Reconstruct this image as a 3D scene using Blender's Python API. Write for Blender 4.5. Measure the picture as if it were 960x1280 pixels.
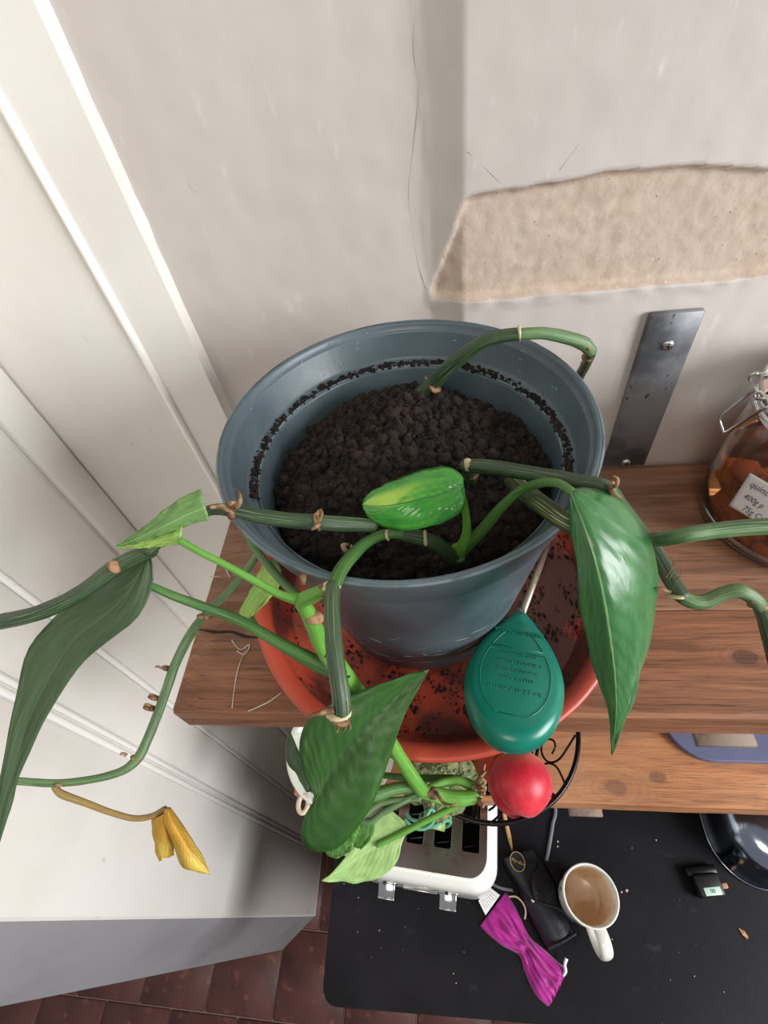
import bpy, bmesh, math, random
from mathutils import Vector, Matrix, noise
import numpy as np
random.seed(7)
PI = math.pi
sc = bpy.context.scene
for o in list(bpy.data.objects): bpy.data.objects.remove(o)
col = sc.collection

# ---------------------------------------------------------------- camera
CAM = Vector((0, 0, 2.0))
FPX = 628.63
M = Matrix(((0.99193457, -0.03644342, -0.12139884),
            (0.04838702, -0.77636355, 0.62842528),
            (-0.1171516, -0.62923089, -0.76833846)))      # camera (right, down, forward) -> world
cam = bpy.data.cameras.new('camera'); camo = bpy.data.objects.new('camera', cam); col.objects.link(camo)
cam.sensor_fit = 'VERTICAL'; cam.sensor_height = 32.0; cam.lens = FPX / 1280 * 32.0
cam.clip_start = 0.01
R4 = Matrix((M @ Vector((1, 0, 0)), M @ Vector((0, -1, 0)), M @ Vector((0, 0, -1)))).transposed().to_4x4()
camo.matrix_world = Matrix.Translation(CAM) @ R4
sc.camera = camo

# ---------------------------------------------------------------- world, lights, exposure
w = bpy.data.worlds.new('room_light'); sc.world = w; w.use_nodes = True
bg = w.node_tree.nodes['Background']; bg.inputs[0].default_value = (0.93, 0.95, 1.0, 1); bg.inputs[1].default_value = 0.30
def area(name, loc, target, sx, sy, power, color):
    l = bpy.data.lights.new(name, 'AREA'); l.shape = 'RECTANGLE'; l.size = sx; l.size_y = sy; l.energy = power; l.color = color
    o = bpy.data.objects.new(name, l); col.objects.link(o); o.location = loc
    o.rotation_euler = (Vector(target) - Vector(loc)).to_track_quat('-Z', 'Y').to_euler()
    return o
area('window_daylight', (1.75, -0.55, 2.2), (-0.15, 0.2, 1.5), 1.0, 1.1, 64, (0.97, 0.98, 1.0))
area('ceiling_lamp_light', (-0.15, -1.1, 3.1), (-0.2, 0.3, 1.6), 0.6, 0.6, 9, (1.0, 0.90, 0.76))
sc.view_settings.view_transform = 'Standard'; sc.view_settings.look = 'None'
sc.view_settings.gamma = 1.0; sc.view_settings.use_curve_mapping = False
sc.view_settings.exposure = -0.04

# ---------------------------------------------------------------- helpers
def ray(u, v): return M @ Vector((u - 480, v - 640, FPX))
def at(u, v, z):                      # photo pixel -> point at height z below the camera (z < 0)
    d = ray(u, v); return CAM + d * (z / d.z)
def aty(u, v, y):                     # photo pixel -> point on a plane parallel to the back wall
    d = ray(u, v); return CAM + d * (y / d.y)
FWD = M @ Vector((0, 0, 1))
def rpx(p, px): return 0.5 * px * (Vector(p) - CAM).dot(FWD) / FPX

class MB:
    def __init__(s): s.v = []; s.f = []; s.uv = []; s.m = []; s.sm = []
    def add(s, vs, fs, uvs=None, m=0, smooth=True):
        b = len(s.v); s.v += [tuple(x) for x in vs]
        s.uv += list(uvs) if uvs else [(0, 0)] * len(vs)
        for f in fs: s.f.append([b + i for i in f]); s.m.append(m); s.sm.append(smooth)
        return s
    def box(s, lo, hi, m=0):
        x0, y0, z0 = lo; x1, y1, z1 = hi
        return s.add([(x0,y0,z0),(x1,y0,z0),(x1,y1,z0),(x0,y1,z0),(x0,y0,z1),(x1,y0,z1),(x1,y1,z1),(x0,y1,z1)],
              [(0,3,2,1),(4,5,6,7),(0,1,5,4),(1,2,6,5),(2,3,7,6),(3,0,4,7)], m=m, smooth=False)
    def rbox(s, c, size, r=0.004, rot=None, seg=2, m=0):
        bm = bmesh.new(); bmesh.ops.create_cube(bm, size=1.0)
        for v in bm.verts: v.co = Vector((v.co.x*size[0], v.co.y*size[1], v.co.z*size[2]))
        bmesh.ops.bevel(bm, geom=list(bm.edges), offset=r, segments=seg, profile=0.5, affect='EDGES')
        R = rot if rot else Matrix.Identity(3); c = Vector(c)
        bm.verts.index_update()
        vs = [R @ v.co + c for v in bm.verts]; fs = [[v.index for v in f.verts] for f in bm.faces]; bm.free()
        return s.add(vs, fs, m=m)
    def loft(s, rings, caps=True, closed=True, m=0, smooth=True):
        n = len(rings[0]); vs = []; uvs = []
        for i, r in enumerate(rings):
            vs += list(r); uvs += [(k / n, i / max(1, len(rings)-1)) for k in range(n)]
        fs = []
        for i in range(len(rings) - 1):
            for k in range(n if closed else n - 1):
                a = i*n + k; b = i*n + (k+1) % n
                fs.append((a, b, b + n, a + n))
        if caps and closed:
            fs.append(tuple(range(n))[::-1]); fs.append(tuple((len(rings)-1)*n + k for k in range(n)))
        return s.add(vs, fs, uvs, m, smooth)
    def tube(s, pts, rad, n=10, m=0, sub=6, groove=0, round_ends=False, lump=0.0):
        P = [Vector(p) for p in pts]; Rr = list(rad) if hasattr(rad, '__len__') else [rad] * len(P)
        if sub > 1 and len(P) > 2: P, Rr = catmull(P, Rr, sub)
        if round_ends:
            d0 = (P[0]-P[1]).normalized(); d1 = (P[-1]-P[-2]).normalized()
            P = [P[0]+d0*Rr[0]*0.8, P[0]+d0*Rr[0]*0.5] + P + [P[-1]+d1*Rr[-1]*0.5, P[-1]+d1*Rr[-1]*0.8]
            Rr = [Rr[0]*0.3, Rr[0]*0.8] + Rr + [Rr[-1]*0.8, Rr[-1]*0.3]
        rings = []; prev = None; L = 0; vv = []
        for i, p in enumerate(P):
            t = (P[min(i+1, len(P)-1)] - P[max(i-1, 0)]).normalized()
            if prev is None:
                a = Vector((0,0,1)) if abs(t.z) < .9 else Vector((1,0,0)); nx = (a - t*a.dot(t)).normalized()
            else: nx = (prev - t*prev.dot(t)).normalized()
            prev = nx; ny = t.cross(nx)
            if i: L += (P[i]-P[i-1]).length
            vv.append(L)
            r = []
            for k in range(n):
                th = 2*PI*k/n; rr = Rr[i]
                if groove: rr *= 1 + groove*(1 if k % 2 else -1)
                if lump: rr *= 1 + lump*noise.noise(p*90 + Vector((k*.3, 0, 0)))
                r.append(p + nx*math.cos(th)*rr + ny*math.sin(th)*rr)
            rings.append(r)
        b = len(s.uv); s.loft(rings, m=m)
        for i in range(len(rings)):
            for k in range(n): s.uv[b + i*n + k] = (abs(2*k/n - 1), vv[i]*10)
        return s
    def lathe(s, prof, c, n=64, m=0, a0=0, sx=1, sy=1, wob=None):
        vs = []; fs = []
        for r, z in prof:
            for k in range(n):
                th = a0 + 2*PI*k/n; q = r*(wob(th, z) if wob else 1)
                vs.append((c[0] + q*sx*math.cos(th), c[1] + q*sy*math.sin(th), c[2] + z))
        for i in range(len(prof) - 1):
            for k in range(n):
                a = i*n+k; b = i*n+(k+1) % n
                if prof[i][0] < 1e-6: fs.append((a, b+n, a+n))
                elif prof[i+1][0] < 1e-6: fs.append((a, b, a+n))
                else: fs.append((a, b, b+n, a+n))
        return s.add(vs, fs, m=m)
    def build(s, name, mats, parent=None, uvon=True, mod=None):
        me = bpy.data.meshes.new(name)
        off = parent_loc(parent)
        me.from_pydata([(x[0]-off[0], x[1]-off[1], x[2]-off[2]) for x in s.v], [], s.f)
        for m_ in (mats if isinstance(mats, (list, tuple)) else [mats]): me.materials.append(m_)
        me.polygons.foreach_set('material_index', s.m); me.polygons.foreach_set('use_smooth', s.sm)
        if uvon:
            ul = me.uv_layers.new(name='UVMap'); vi = np.empty(len(me.loops), dtype=np.int32); me.loops.foreach_get('vertex_index', vi)
            ul.data.foreach_set('uv', np.array(s.uv, dtype=np.float32)[vi].ravel())
        me.validate(); me.update()
        o = bpy.data.objects.new(name, me); col.objects.link(o)
        if parent: o.parent = parent
        return o

def parent_loc(p):
    t = Vector((0, 0, 0))
    while p: t = t + p.location; p = p.parent
    return t
def catmull(P, Rr, sub):
    Q = []; S = []
    for i in range(len(P) - 1):
        p0 = P[max(i-1, 0)]; p1 = P[i]; p2 = P[i+1]; p3 = P[min(i+2, len(P)-1)]
        for k in range(sub):
            t = k/sub
            Q.append(0.5*((2*p1) + (p2-p0)*t + (2*p0-5*p1+4*p2-p3)*t*t + (3*p1-p0-3*p2+p3)*t**3))
            S.append(Rr[i]*(1-t) + Rr[i+1]*t)
    Q.append(P[-1]); S.append(Rr[-1]); return Q, S
def tag(o, label=None, cat=None, group=None, kind=None):
    if label: o['label'] = label
    if cat: o['category'] = cat
    if group: o['group'] = group
    if kind: o['kind'] = kind
    return o
def empty(name, loc, label, cat, group=None):
    o = bpy.data.objects.new(name, None); o.empty_display_size = .02; col.objects.link(o); o.location = loc
    return tag(o, label, cat, group)
def curve_mesh(loops, extrude, bevel=0.0):
    cu = bpy.data.curves.new('tmp', 'CURVE'); cu.dimensions = '2D'; cu.fill_mode = 'BOTH'; cu.extrude = extrude; cu.bevel_depth = bevel; cu.bevel_resolution = 2
    for lp in loops:
        s = cu.splines.new('POLY'); s.points.add(len(lp)-1); s.use_cyclic_u = True
        for i, p in enumerate(lp): s.points[i].co = (p[0], p[1], 0, 1)
    return obj_to_mesh(cu)
def obj_to_mesh(cu):
    o = bpy.data.objects.new('tmp', cu); col.objects.link(o)
    dg = bpy.context.evaluated_depsgraph_get(); me = bpy.data.meshes.new_from_object(o.evaluated_get(dg))
    vs = [v.co.copy() for v in me.vertices]; fs = [tuple(p.vertices) for p in me.polygons]
    bpy.data.objects.remove(o); bpy.data.meshes.remove(me); bpy.data.curves.remove(cu)
    return vs, fs
def text_mesh(txt, size, extrude=0.0004, shear=0.0, align='CENTER'):
    cu = bpy.data.curves.new('tmp', 'FONT'); cu.body = txt; cu.size = size; cu.extrude = extrude; cu.shear = shear
    cu.align_x = align; cu.align_y = 'CENTER'; cu.resolution_u = 2
    return obj_to_mesh(cu)
def frame(o, x, up):                   # matrix with local x, local z ~ up
    x = Vector(x).normalized(); z = Vector(up); z = (z - x*z.dot(x)).normalized(); y = z.cross(x)
    m = Matrix((x, y, z)).transposed().to_4x4(); m.translation = Vector(o); return m
def rrect(x0, y0, x1, y1, r, n=6):
    out = []
    for cx, cy, a in ((x1-r, y1-r, 0), (x0+r, y1-r, PI/2), (x0+r, y0+r, PI), (x1-r, y0+r, 1.5*PI)):
        for k in range(n+1):
            t = a + PI/2*k/n; out.append((cx + r*math.cos(t), cy + r*math.sin(t)))
    return out

# ---------------------------------------------------------------- materials
def srgb(r, g, b):
    return tuple(((c/255)/12.92 if c/255 <= .04045 else ((c/255+.055)/1.055)**2.4) for c in (r, g, b)) + (1,)
class NT:
    def __init__(s, name):
        s.m = bpy.data.materials.new(name); s.m.use_nodes = True; s.t = s.m.node_tree; s.b = s.t.nodes['Principled BSDF']
        s.co = s.t.nodes.new('ShaderNodeTexCoord')
    def n(s, typ, **kw):
        x = s.t.nodes.new(typ)
        for k, v in kw.items():
            if k.startswith('i_'):
                key = k[2:]; key = int(key) if key.isdigit() else key
                s.put(x.inputs[key], v)
            else: setattr(x, k, v)
        return x
    def put(s, inp, v):
        if hasattr(v, 'is_output') or isinstance(v, bpy.types.NodeSocket): s.t.links.new(v, inp)
        else: inp.default_value = v
    def math(s, op, a, b=0.0, c=0.0):
        x = s.n('ShaderNodeMath', operation=op); s.put(x.inputs[0], a); s.put(x.inputs[1], b)
        if op in ('SMOOTHSTEP', 'MULTIPLY_ADD', 'WRAP'): s.put(x.inputs[2], c)
        return x.outputs[0]
    def ramp(s, f, lo, hi, a=0.0, b=1.0):
        x = s.n('ShaderNodeMapRange', interpolation_type='SMOOTHSTEP'); s.put(x.inputs[0], f)
        for i, v in enumerate((lo, hi, a, b)): x.inputs[1+i].default_value = v
        return x.outputs[0]
    def mix(s, f, a, b):
        x = s.n('ShaderNodeMix', data_type='RGBA'); s.put(x.inputs[0], f); s.put(x.inputs[6], a); s.put(x.inputs[7], b); return x.outputs[2]
    def noise(s, scale, stretch=(1,1,1), detail=4, src='Object', rough=.55, dist=0.0, off=(0,0,0)):
        mp = s.n('ShaderNodeMapping'); mp.inputs['Scale'].default_value = stretch; mp.inputs['Location'].default_value = off
        s.t.links.new(s.co.outputs[src], mp.inputs['Vector'])
        x = s.n('ShaderNodeTexNoise'); x.inputs['Scale'].default_value = scale; x.inputs['Detail'].default_value = detail
        x.inputs['Roughness'].default_value = rough; x.inputs['Distortion'].default_value = dist
        s.t.links.new(mp.outputs[0], x.inputs['Vector']); return x.outputs[0]
    def bump(s, h, strength=.3, dist=.002):
        x = s.n('ShaderNodeBump'); x.inputs['Strength'].default_value = strength; x.inputs['Distance'].default_value = dist
        s.put(x.inputs['Height'], h); s.t.links.new(x.outputs[0], s.b.inputs['Normal']); return x
    def done(s, color=None, rough=.5, metal=0.0, **kw):
        if color is not None: s.put(s.b.inputs['Base Color'], color)
        s.put(s.b.inputs['Roughness'], rough); s.put(s.b.inputs['Metallic'], metal)
        for k, v in kw.items(): s.put(s.b.inputs[k], v)
        return s.m
def simple(name, base, rough=.5, metal=0., layers=(), bump=None, **kw):
    t = NT(name); c = base
    for sc_, c2, lo, hi, st in layers:
        c = t.mix(t.ramp(t.noise(sc_, st, off=(len(name)*1.7, sc_*.13, 0)), lo, hi), c, c2)
    if bump: t.bump(t.noise(bump[0], bump[2] if len(bump) > 2 else (1,1,1), detail=6), bump[1])
    return t.done(c, rough, metal, **kw)

MT = {}
MT['wall'] = simple('wall_paint', srgb(196,189,182), .75, layers=[(3, srgb(188,181,174), .4, .7, (1,1,1)), (60, srgb(205,199,193), .62, .75, (1,1,.4))], bump=(45, .25))
t = NT('bare_plaster')
c = t.mix(t.ramp(t.noise(90, detail=6), .35, .7), srgb(182,163,146), srgb(194,176,159))
c = t.mix(t.ramp(t.noise(12), .45, .7), c, srgb(190,173,158)); c = t.mix(t.ramp(t.noise(260), .68, .74), c, srgb(122,100,82)); c = t.mix(t.ramp(t.noise(210, off=(3,1,2)), .70, .75), c, srgb(216,202,186))
t.bump(t.noise(260, detail=6), .35, .0015); MT['plaster'] = t.done(c, .95)
MT['white'] = simple('white_gloss_paint', srgb(232,228,220), .38, layers=[(5, srgb(224,219,210), .45, .75, (1,1,1)), (55, srgb(206,200,190), .70, .78, (1,1,.5))], bump=(70, .12, (3,3,.25)))
MT['bead'] = simple('white_bead_paint', srgb(242,240,234), .3)
MT['greypaint'] = simple('grey_painted_reveal', srgb(146,145,147), .6, layers=[(6, srgb(136,135,137), .45, .7, (1,1,1))], bump=(60, .15))
MT['tile'] = simple('quarry_tile', srgb(96,56,48), .45, layers=[(9, srgb(76,44,40), .4, .7, (1,1,1)), (26, srgb(124,74,60), .58, .72, (1,1,1)), (120, srgb(140,110,98), .70, .76, (1,1,1))], bump=(60, .2))
MT['grout'] = simple('grout', srgb(128,106,96), .9, bump=(150, .4))

def wood(name, a, b, dark, dust, dustamt, seed, knots=()):
    t = NT(name)
    g = t.noise(9, (.55, 9, 9), detail=7, rough=.65, dist=.7, off=(seed, seed*.7, 0))
    fine = t.noise(30, (.8, 22, 22), detail=5, off=(seed*2, 0, 1))
    c = t.mix(t.ramp(g, .32, .68), a, b); c = t.mix(t.ramp(fine, .52, .75), c, dark)
    c = t.mix(t.ramp(t.noise(5, (1.2, 5, 5), detail=4, dist=1.2, off=(seed*3, 1, 0)), .52, .75, 0, .6), c, dark)
    for kx, ky, kr in knots:
        mp = t.n('ShaderNodeMapping'); mp.inputs['Location'].default_value = (-kx, -ky*1.5, 0); mp.inputs['Scale'].default_value = (1, 1.5, 0)
        t.t.links.new(t.co.outputs['Object'], mp.inputs[0]); ln = t.n('ShaderNodeVectorMath', operation='LENGTH'); t.t.links.new(mp.outputs[0], ln.inputs[0])
        dd = t.math('ADD', ln.outputs['Value'], t.math('MULTIPLY', t.math('SUBTRACT', t.noise(14, off=(seed, 0, 2)), .5), kr*2.6))
        rg = t.math('MULTIPLY', t.ramp(t.math('SINE', t.math('MULTIPLY', dd, 6.28/(kr*.45))), .1, .9), t.ramp(dd, kr*3.4, kr*.9, 0, .22))
        c = t.mix(rg, c, dark); c = t.mix(t.ramp(dd, kr, kr*.6, 0, .7), c, dark)
    c = t.mix(t.math('MULTIPLY', t.ramp(t.noise(6, off=(seed, 3, 0)), .4, .7), dustamt), c, dust)
    t.bump(t.math('ADD', g, t.math('MULTIPLY', fine, .6)), .35, .002)
    return t.done(c, t.ramp(g, .3, .7, .5, .65))
MT['wood_back'] = wood('dusty_shelf_wood', srgb(158,114,86), srgb(118,82,60), srgb(84,56,42), srgb(150,124,106), .55, 1.3)
MT['wood_front'] = wood('brown_shelf_wood', srgb(160,106,72), srgb(116,72,48), srgb(70,42,30), srgb(140,112,92), .25, 4.1, ((.50,.05,.012),))
MT['wood_low'] = wood('orange_shelf_wood', srgb(198,138,92), srgb(166,106,66), srgb(112,70,48), srgb(190,150,116), .3, 7.7, ((.516, .036, .013), (.455, .022, .022)))

t = NT('pot_plastic')
c = t.mix(t.ramp(t.noise(10), .35, .7), srgb(72,86,93), srgb(92,107,113))
c = t.mix(t.ramp(t.noise(40, (1,1,.25), detail=8), .66, .8, 0, .55), c, srgb(140,150,156))
c = t.mix(t.ramp(t.noise(120, detail=3), .72, .76, 0, .6), c, srgb(66,48,36))
t.bump(t.noise(130, (1,1,.3)), .08); MT['pot'] = t.done(c, t.ramp(t.noise(18), .3, .7, .32, .5))
MT['potscuff'] = simple('pale_rim_scuff', srgb(150,158,162), .6)
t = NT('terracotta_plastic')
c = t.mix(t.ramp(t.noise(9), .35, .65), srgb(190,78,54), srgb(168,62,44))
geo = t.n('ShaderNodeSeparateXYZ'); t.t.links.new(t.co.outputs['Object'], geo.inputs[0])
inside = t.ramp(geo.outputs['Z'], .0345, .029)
d1 = t.math('MULTIPLY', t.ramp(t.noise(13, detail=8), .40, .56), inside)  # soil stains, carried up the inner side to paint in its shadow too
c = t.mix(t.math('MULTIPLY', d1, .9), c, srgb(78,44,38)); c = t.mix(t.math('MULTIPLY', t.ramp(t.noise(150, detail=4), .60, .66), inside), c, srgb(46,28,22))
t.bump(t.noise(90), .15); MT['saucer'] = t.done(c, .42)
t = NT('potting_soil')
c = t.mix(t.ramp(t.noise(70, detail=6), .35, .7), srgb(22,17,15), srgb(48,36,30)); c = t.mix(t.ramp(t.noise(14), .55, .75), c, srgb(60,45,37)); c = t.mix(t.ramp(t.noise(330), .68, .74), c, srgb(104,80,62))
t.bump(t.noise(300, detail=8), .9, .004); MT['soil'] = t.done(c, .95)
MT['rawsteel'] = simple('raw_steel', srgb(132,133,137), .5, .3, layers=[(14, srgb(78,80,84), .45, .65, (1,1,1)), (170, srgb(50,48,48), .64, .70, (1,1,.5))], bump=(80, .12))
MT['dustysteel'] = simple('dusty_steel', srgb(132,116,102), .7, .2, layers=[(40, srgb(94,84,76), .5, .7, (1,1,1))], bump=(120, .3))
MT['chrome'] = simple('chrome', srgb(214,214,212), .12, 1.0)
MT['brushed'] = simple('brushed_steel', srgb(188,180,174), .22, 1.0, layers=[(60, srgb(150,144,140), .55, .75, (1,1,1))])
MT['polished'] = simple('polished_steel', srgb(168,176,192), .16, 1.0, bump=(9, .10))
MT['zinc'] = simple('zinc_screw', srgb(205,205,205), .3, 1.0)
MT['cream'] = simple('cream_enamel', srgb(238,238,230), .2, layers=[(8, srgb(230,230,220), .5, .7, (1,1,1))])
MT['creamgreen'] = simple('mottled_cream_enamel', srgb(232,238,222), .25, layers=[(55, srgb(196,208,180), .58, .68, (1,1,1)), (70, srgb(120,130,110), .70, .74, (1,1,1))])
MT['darkslot'] = simple('slot_interior', srgb(24,20,20), .6)
MT['worktop'] = simple('black_worktop', srgb(19,18,21), .42, layers=[(6, srgb(27,26,32), .45, .7, (1,1,1)), (26, srgb(44,43,50), .62, .82, (1,1.6,1)), (220, srgb(110,108,108), .75, .79, (1,1,1))], bump=(120, .06), **{'Specular IOR Level': .2})
MT['cabinet'] = simple('cabinet_carcass', srgb(90,84,78), .6)
MT['black'] = simple('black_metal', srgb(20,19,20), .3, .4)
MT['blackplastic'] = simple('black_plastic', srgb(26,25,27), .4)
MT['leather'] = simple('black_leather', srgb(30,30,38), .42, layers=[(25, srgb(42,42,52), .45, .7, (1,1,1))], bump=(240, .2))
MT['leather_flap'] = simple('black_leather_flap', srgb(24,24,31), .45, bump=(240, .2))
MT['gold'] = simple('gold_print', srgb(206,176,118), .4, .3)
MT['magenta'] = simple('magenta_cloth', srgb(178,22,142), .55, layers=[(30, srgb(150,14,120), .45, .7, (1,1,1))], bump=(400, .15), **{'Sheen Weight': .3})
MT['paper'] = simple('white_paper', srgb(240,240,240), .6)
MT['ink'] = simple('grey_ink', srgb(92,92,104), .6)
MT['palecord'] = simple('pale_cord', srgb(206,186,156), .7)
MT['whitecord'] = simple('white_cord_end', srgb(232,234,234), .5)
MT['greycable'] = simple('grey_cable', srgb(112,112,120), .5)
MT['pencil'] = simple('bare_wood_stick', srgb(206,160,102), .55, layers=[(50, srgb(180,132,80), .5, .7, (1,1,1))])
MT['ceramic'] = simple('glazed_ceramic', srgb(234,232,224), .15)
t = NT('coffee_stained_glaze')
geo = t.n('ShaderNodeSeparateXYZ'); t.t.links.new(t.co.outputs['Object'], geo.inputs[0])
f = t.math('ADD', geo.outputs['Z'], t.math('MULTIPLY', t.math('SUBTRACT', t.noise(22, detail=3), .5), .05))
c = t.mix(t.ramp(f, .078, .060), srgb(240,236,230), srgb(230,206,176)); c = t.mix(t.ramp(t.noise(20, (1,1,.5)), .45, .6, 0, .75), c, srgb(204,164,124))
c = t.mix(t.ramp(f, .087, .079), srgb(234,232,224), c); MT['coffee'] = t.done(c, .2)
t = NT('green_patterned_glaze'); c = t.mix(t.ramp(t.noise(70, detail=2), .55, .6), srgb(226,226,214), srgb(92,110,84)); MT['mugpattern'] = t.done(c, .18)
MT['teal'] = simple('teal_green_plastic', srgb(6,112,92), .28, layers=[(20, srgb(12,122,100), .45, .7, (1,1,1))], bump=(200, .03))
MT['probe'] = simple('dull_probe_metal', srgb(168,158,140), .4, .7, layers=[(90, srgb(120,108,92), .55, .7, (1,1,1))])
t = NT('peach_skin'); geo = t.n('ShaderNodeSeparateXYZ'); t.t.links.new(t.co.outputs['Object'], geo.inputs[0])
f = t.math('ADD', geo.outputs['Y'], t.math('MULTIPLY', t.math('SUBTRACT', t.noise(30), .5), .03))
c = t.mix(t.ramp(t.noise(45, detail=6), .35, .7), srgb(196,22,46), srgb(222,52,66)); c = t.mix(t.ramp(f, .010, .040), c, srgb(226,98,48))
t.bump(t.noise(400), .06); MT['peach'] = t.done(c, .42, **{'Sheen Weight': .2})
MT['peach2'] = simple('orange_peach_skin', srgb(196,70,40), .45, layers=[(30, srgb(212,104,48), .45, .65, (1,1,1))])
t = NT('broccoli_floret'); c = t.mix(t.ramp(t.noise(120, detail=4), .4, .65), srgb(92,104,66), srgb(150,158,108)); c = t.mix(t.ramp(t.noise(25), .5, .7), c, srgb(128,128,84)); t.bump(t.noise(350), .8, .003); MT['broc'] = t.done(c, .7)
MT['brocstalk'] = simple('broccoli_stalk', srgb(150,176,108), .5, layers=[(30, srgb(120,150,84), .45, .7, (1,1,3))])
MT['rubber'] = simple('teal_rubber', srgb(96,166,134), .45)
MT['tray'] = simple('blue_grey_coating', srgb(96,100,128), .45, layers=[(7, srgb(106,110,138), .45, .7, (1,1,1))])
MT['screen'] = simple('pale_green_display', srgb(196,226,206), .3)
MT['flake'] = simple('brown_flake', srgb(184,132,96), .7)
MT['crumb'] = simple('pale_crumb', srgb(206,190,168), .8)
MT['web'] = simple('white_scuff', srgb(206,196,182), .8)
MT['dry'] = simple('dried_sheath', srgb(158,122,88), .85, layers=[(140, srgb(98,68,48), .42, .62, (1,1,1)), (60, srgb(192,164,128), .6, .72, (1,1,1))], bump=(200, .8))
MT['pale'] = simple('pale_callus', srgb(196,184,142), .7, layers=[(90, srgb(176,150,110), .5, .7, (1,1,1))])

def stem_mat(name, a, b, streak, amt):
    t = NT(name)
    s = t.noise(6, (2.2, .35, 1), detail=4, src='UV', rough=.7)
    c = t.mix(t.ramp(s, .35, .65), a, b); s2 = t.noise(9, (3.4, .25, 1), detail=3, src='UV', off=(4, 2, 0))
    c = t.mix(t.math('MULTIPLY', t.ramp(s2, .56, .66), amt), c, streak)
    t.bump(s, .35, .002); return t.done(c, .42)
MT['stem_dark'] = stem_mat('ridged_dark_green_stem', srgb(58,82,50), srgb(40,60,41), srgb(132,152,102), .75)
MT['stem_stripe'] = stem_mat('striped_olive_stem', srgb(74,88,50), srgb(50,66,42), srgb(190,186,134), .9)
MT['stem_green'] = stem_mat('green_stem', srgb(76,120,52), srgb(56,96,44), srgb(140,176,92), .5)
MT['stem_bright'] = stem_mat('bright_green_stem', srgb(106,164,62), srgb(84,140,50), srgb(150,200,96), .4)
MT['stem_mid'] = stem_mat('mid_green_stem', srgb(100,132,84), srgb(62,92,56), srgb(164,186,132), .8)
MT['petiole_dry'] = stem_mat('drying_petiole', srgb(176,152,88), srgb(140,104,66), srgb(160,160,90), .6)

def leaf_mat(name, base, alt, vein, rough=.35, veins=.25, blotch=None, trans=0.12, mid=1.0, blotch_band=True):
    t = NT(name)
    sp = t.n('ShaderNodeSeparateXYZ'); t.t.links.new(t.co.outputs['UV'], sp.inputs[0])
    a = t.math('ABSOLUTE', t.math('SUBTRACT', sp.outputs['X'], .5))
    ph = t.math('SUBTRACT', t.math('MULTIPLY', sp.outputs['Y'], 13.0), t.math('MULTIPLY', a, 9.0))
    nz = t.noise(7, src='UV', detail=3); ph = t.math('ADD', ph, t.math('MULTIPLY', nz, 1.2))
    fr = t.math('ABSOLUTE', t.math('SUBTRACT', t.math('FRACT', ph), .5))
    sv = t.ramp(fr, .06, .0)
    c = t.mix(t.ramp(t.noise(5, (2, 1, 1), src='UV', detail=5), .3, .7), base, alt)
    if blotch:
        bm_ = t.noise(2.0, (2.0, 1.0, 1), src='UV', detail=3, dist=.3, off=(2.3, .4, 0))
        band = t.math('MULTIPLY', t.ramp(sp.outputs['X'], .18, .34), t.ramp(sp.outputs['X'], .56, .48)) if blotch_band else t.math('ADD', 0.0, 1.0)
        c = t.mix(t.math('MULTIPLY', t.math('MULTIPLY', t.ramp(bm_, .40, .56), t.ramp(sp.outputs['Y'], .25, .75)), band), c, blotch)
    c = t.mix(t.math('MULTIPLY', sv, veins), c, vein)
    c = t.mix(t.math('MULTIPLY', t.ramp(a, .016, .006), mid), c, vein)
    hgt = t.math('ADD', t.math('MULTIPLY', t.ramp(fr, .0, .5), .6), t.math('MULTIPLY', t.noise(14, src='UV'), .35))
    t.bump(hgt, .13, .003)
    return t.done(c, rough, **{'Transmission Weight': 0.0, 'Subsurface Weight': trans, 'Subsurface Radius': (.004, .008, .002), 'Subsurface Scale': .3})
LM = {}
LM['big'] = leaf_mat('glossy_leaf', srgb(66,116,66), srgb(50,98,54), srgb(124,164,112), .3, .07)
LM['front'] = leaf_mat('dark_green_leaf', srgb(48,90,30), srgb(40,78,26), srgb(40,78,30), .42, .04)
LM['new'] = leaf_mat('fresh_leaf', srgb(76,160,58), srgb(54,134,50), srgb(48,116,48), .2, .04, srgb(166,206,76))
LM['back'] = leaf_mat('leaf_underside', srgb(70,90,58), srgb(60,80,52), srgb(86,104,70), .55, .05)
LM['left'] = leaf_mat('olive_leaf', srgb(104,140,78), srgb(90,126,68), srgb(140,170,104), .5, .08)
LM['light'] = leaf_mat('pale_underside_leaf', srgb(156,188,116), srgb(140,176,104), srgb(180,206,148), .5, .16)
LM['lime'] = leaf_mat('lime_underside', srgb(148,184,88), srgb(130,168,76), srgb(176,204,120), .5, .12)
LM['second'] = leaf_mat('bright_green_leaf', srgb(78,128,46), srgb(64,112,40), srgb(56,98,38), .4, .06)
LM['yellow'] = leaf_mat('yellow_leaf', srgb(206,160,48), srgb(190,138,44), srgb(150,112,48), .55, .2, srgb(214,186,84), blotch_band=False)

# ================================================================ SETTING
FLOOR = 0.0; WT = 0.90; LS = 1.185; US = 1.56
YW = 0.42                                    # back wall
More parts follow.
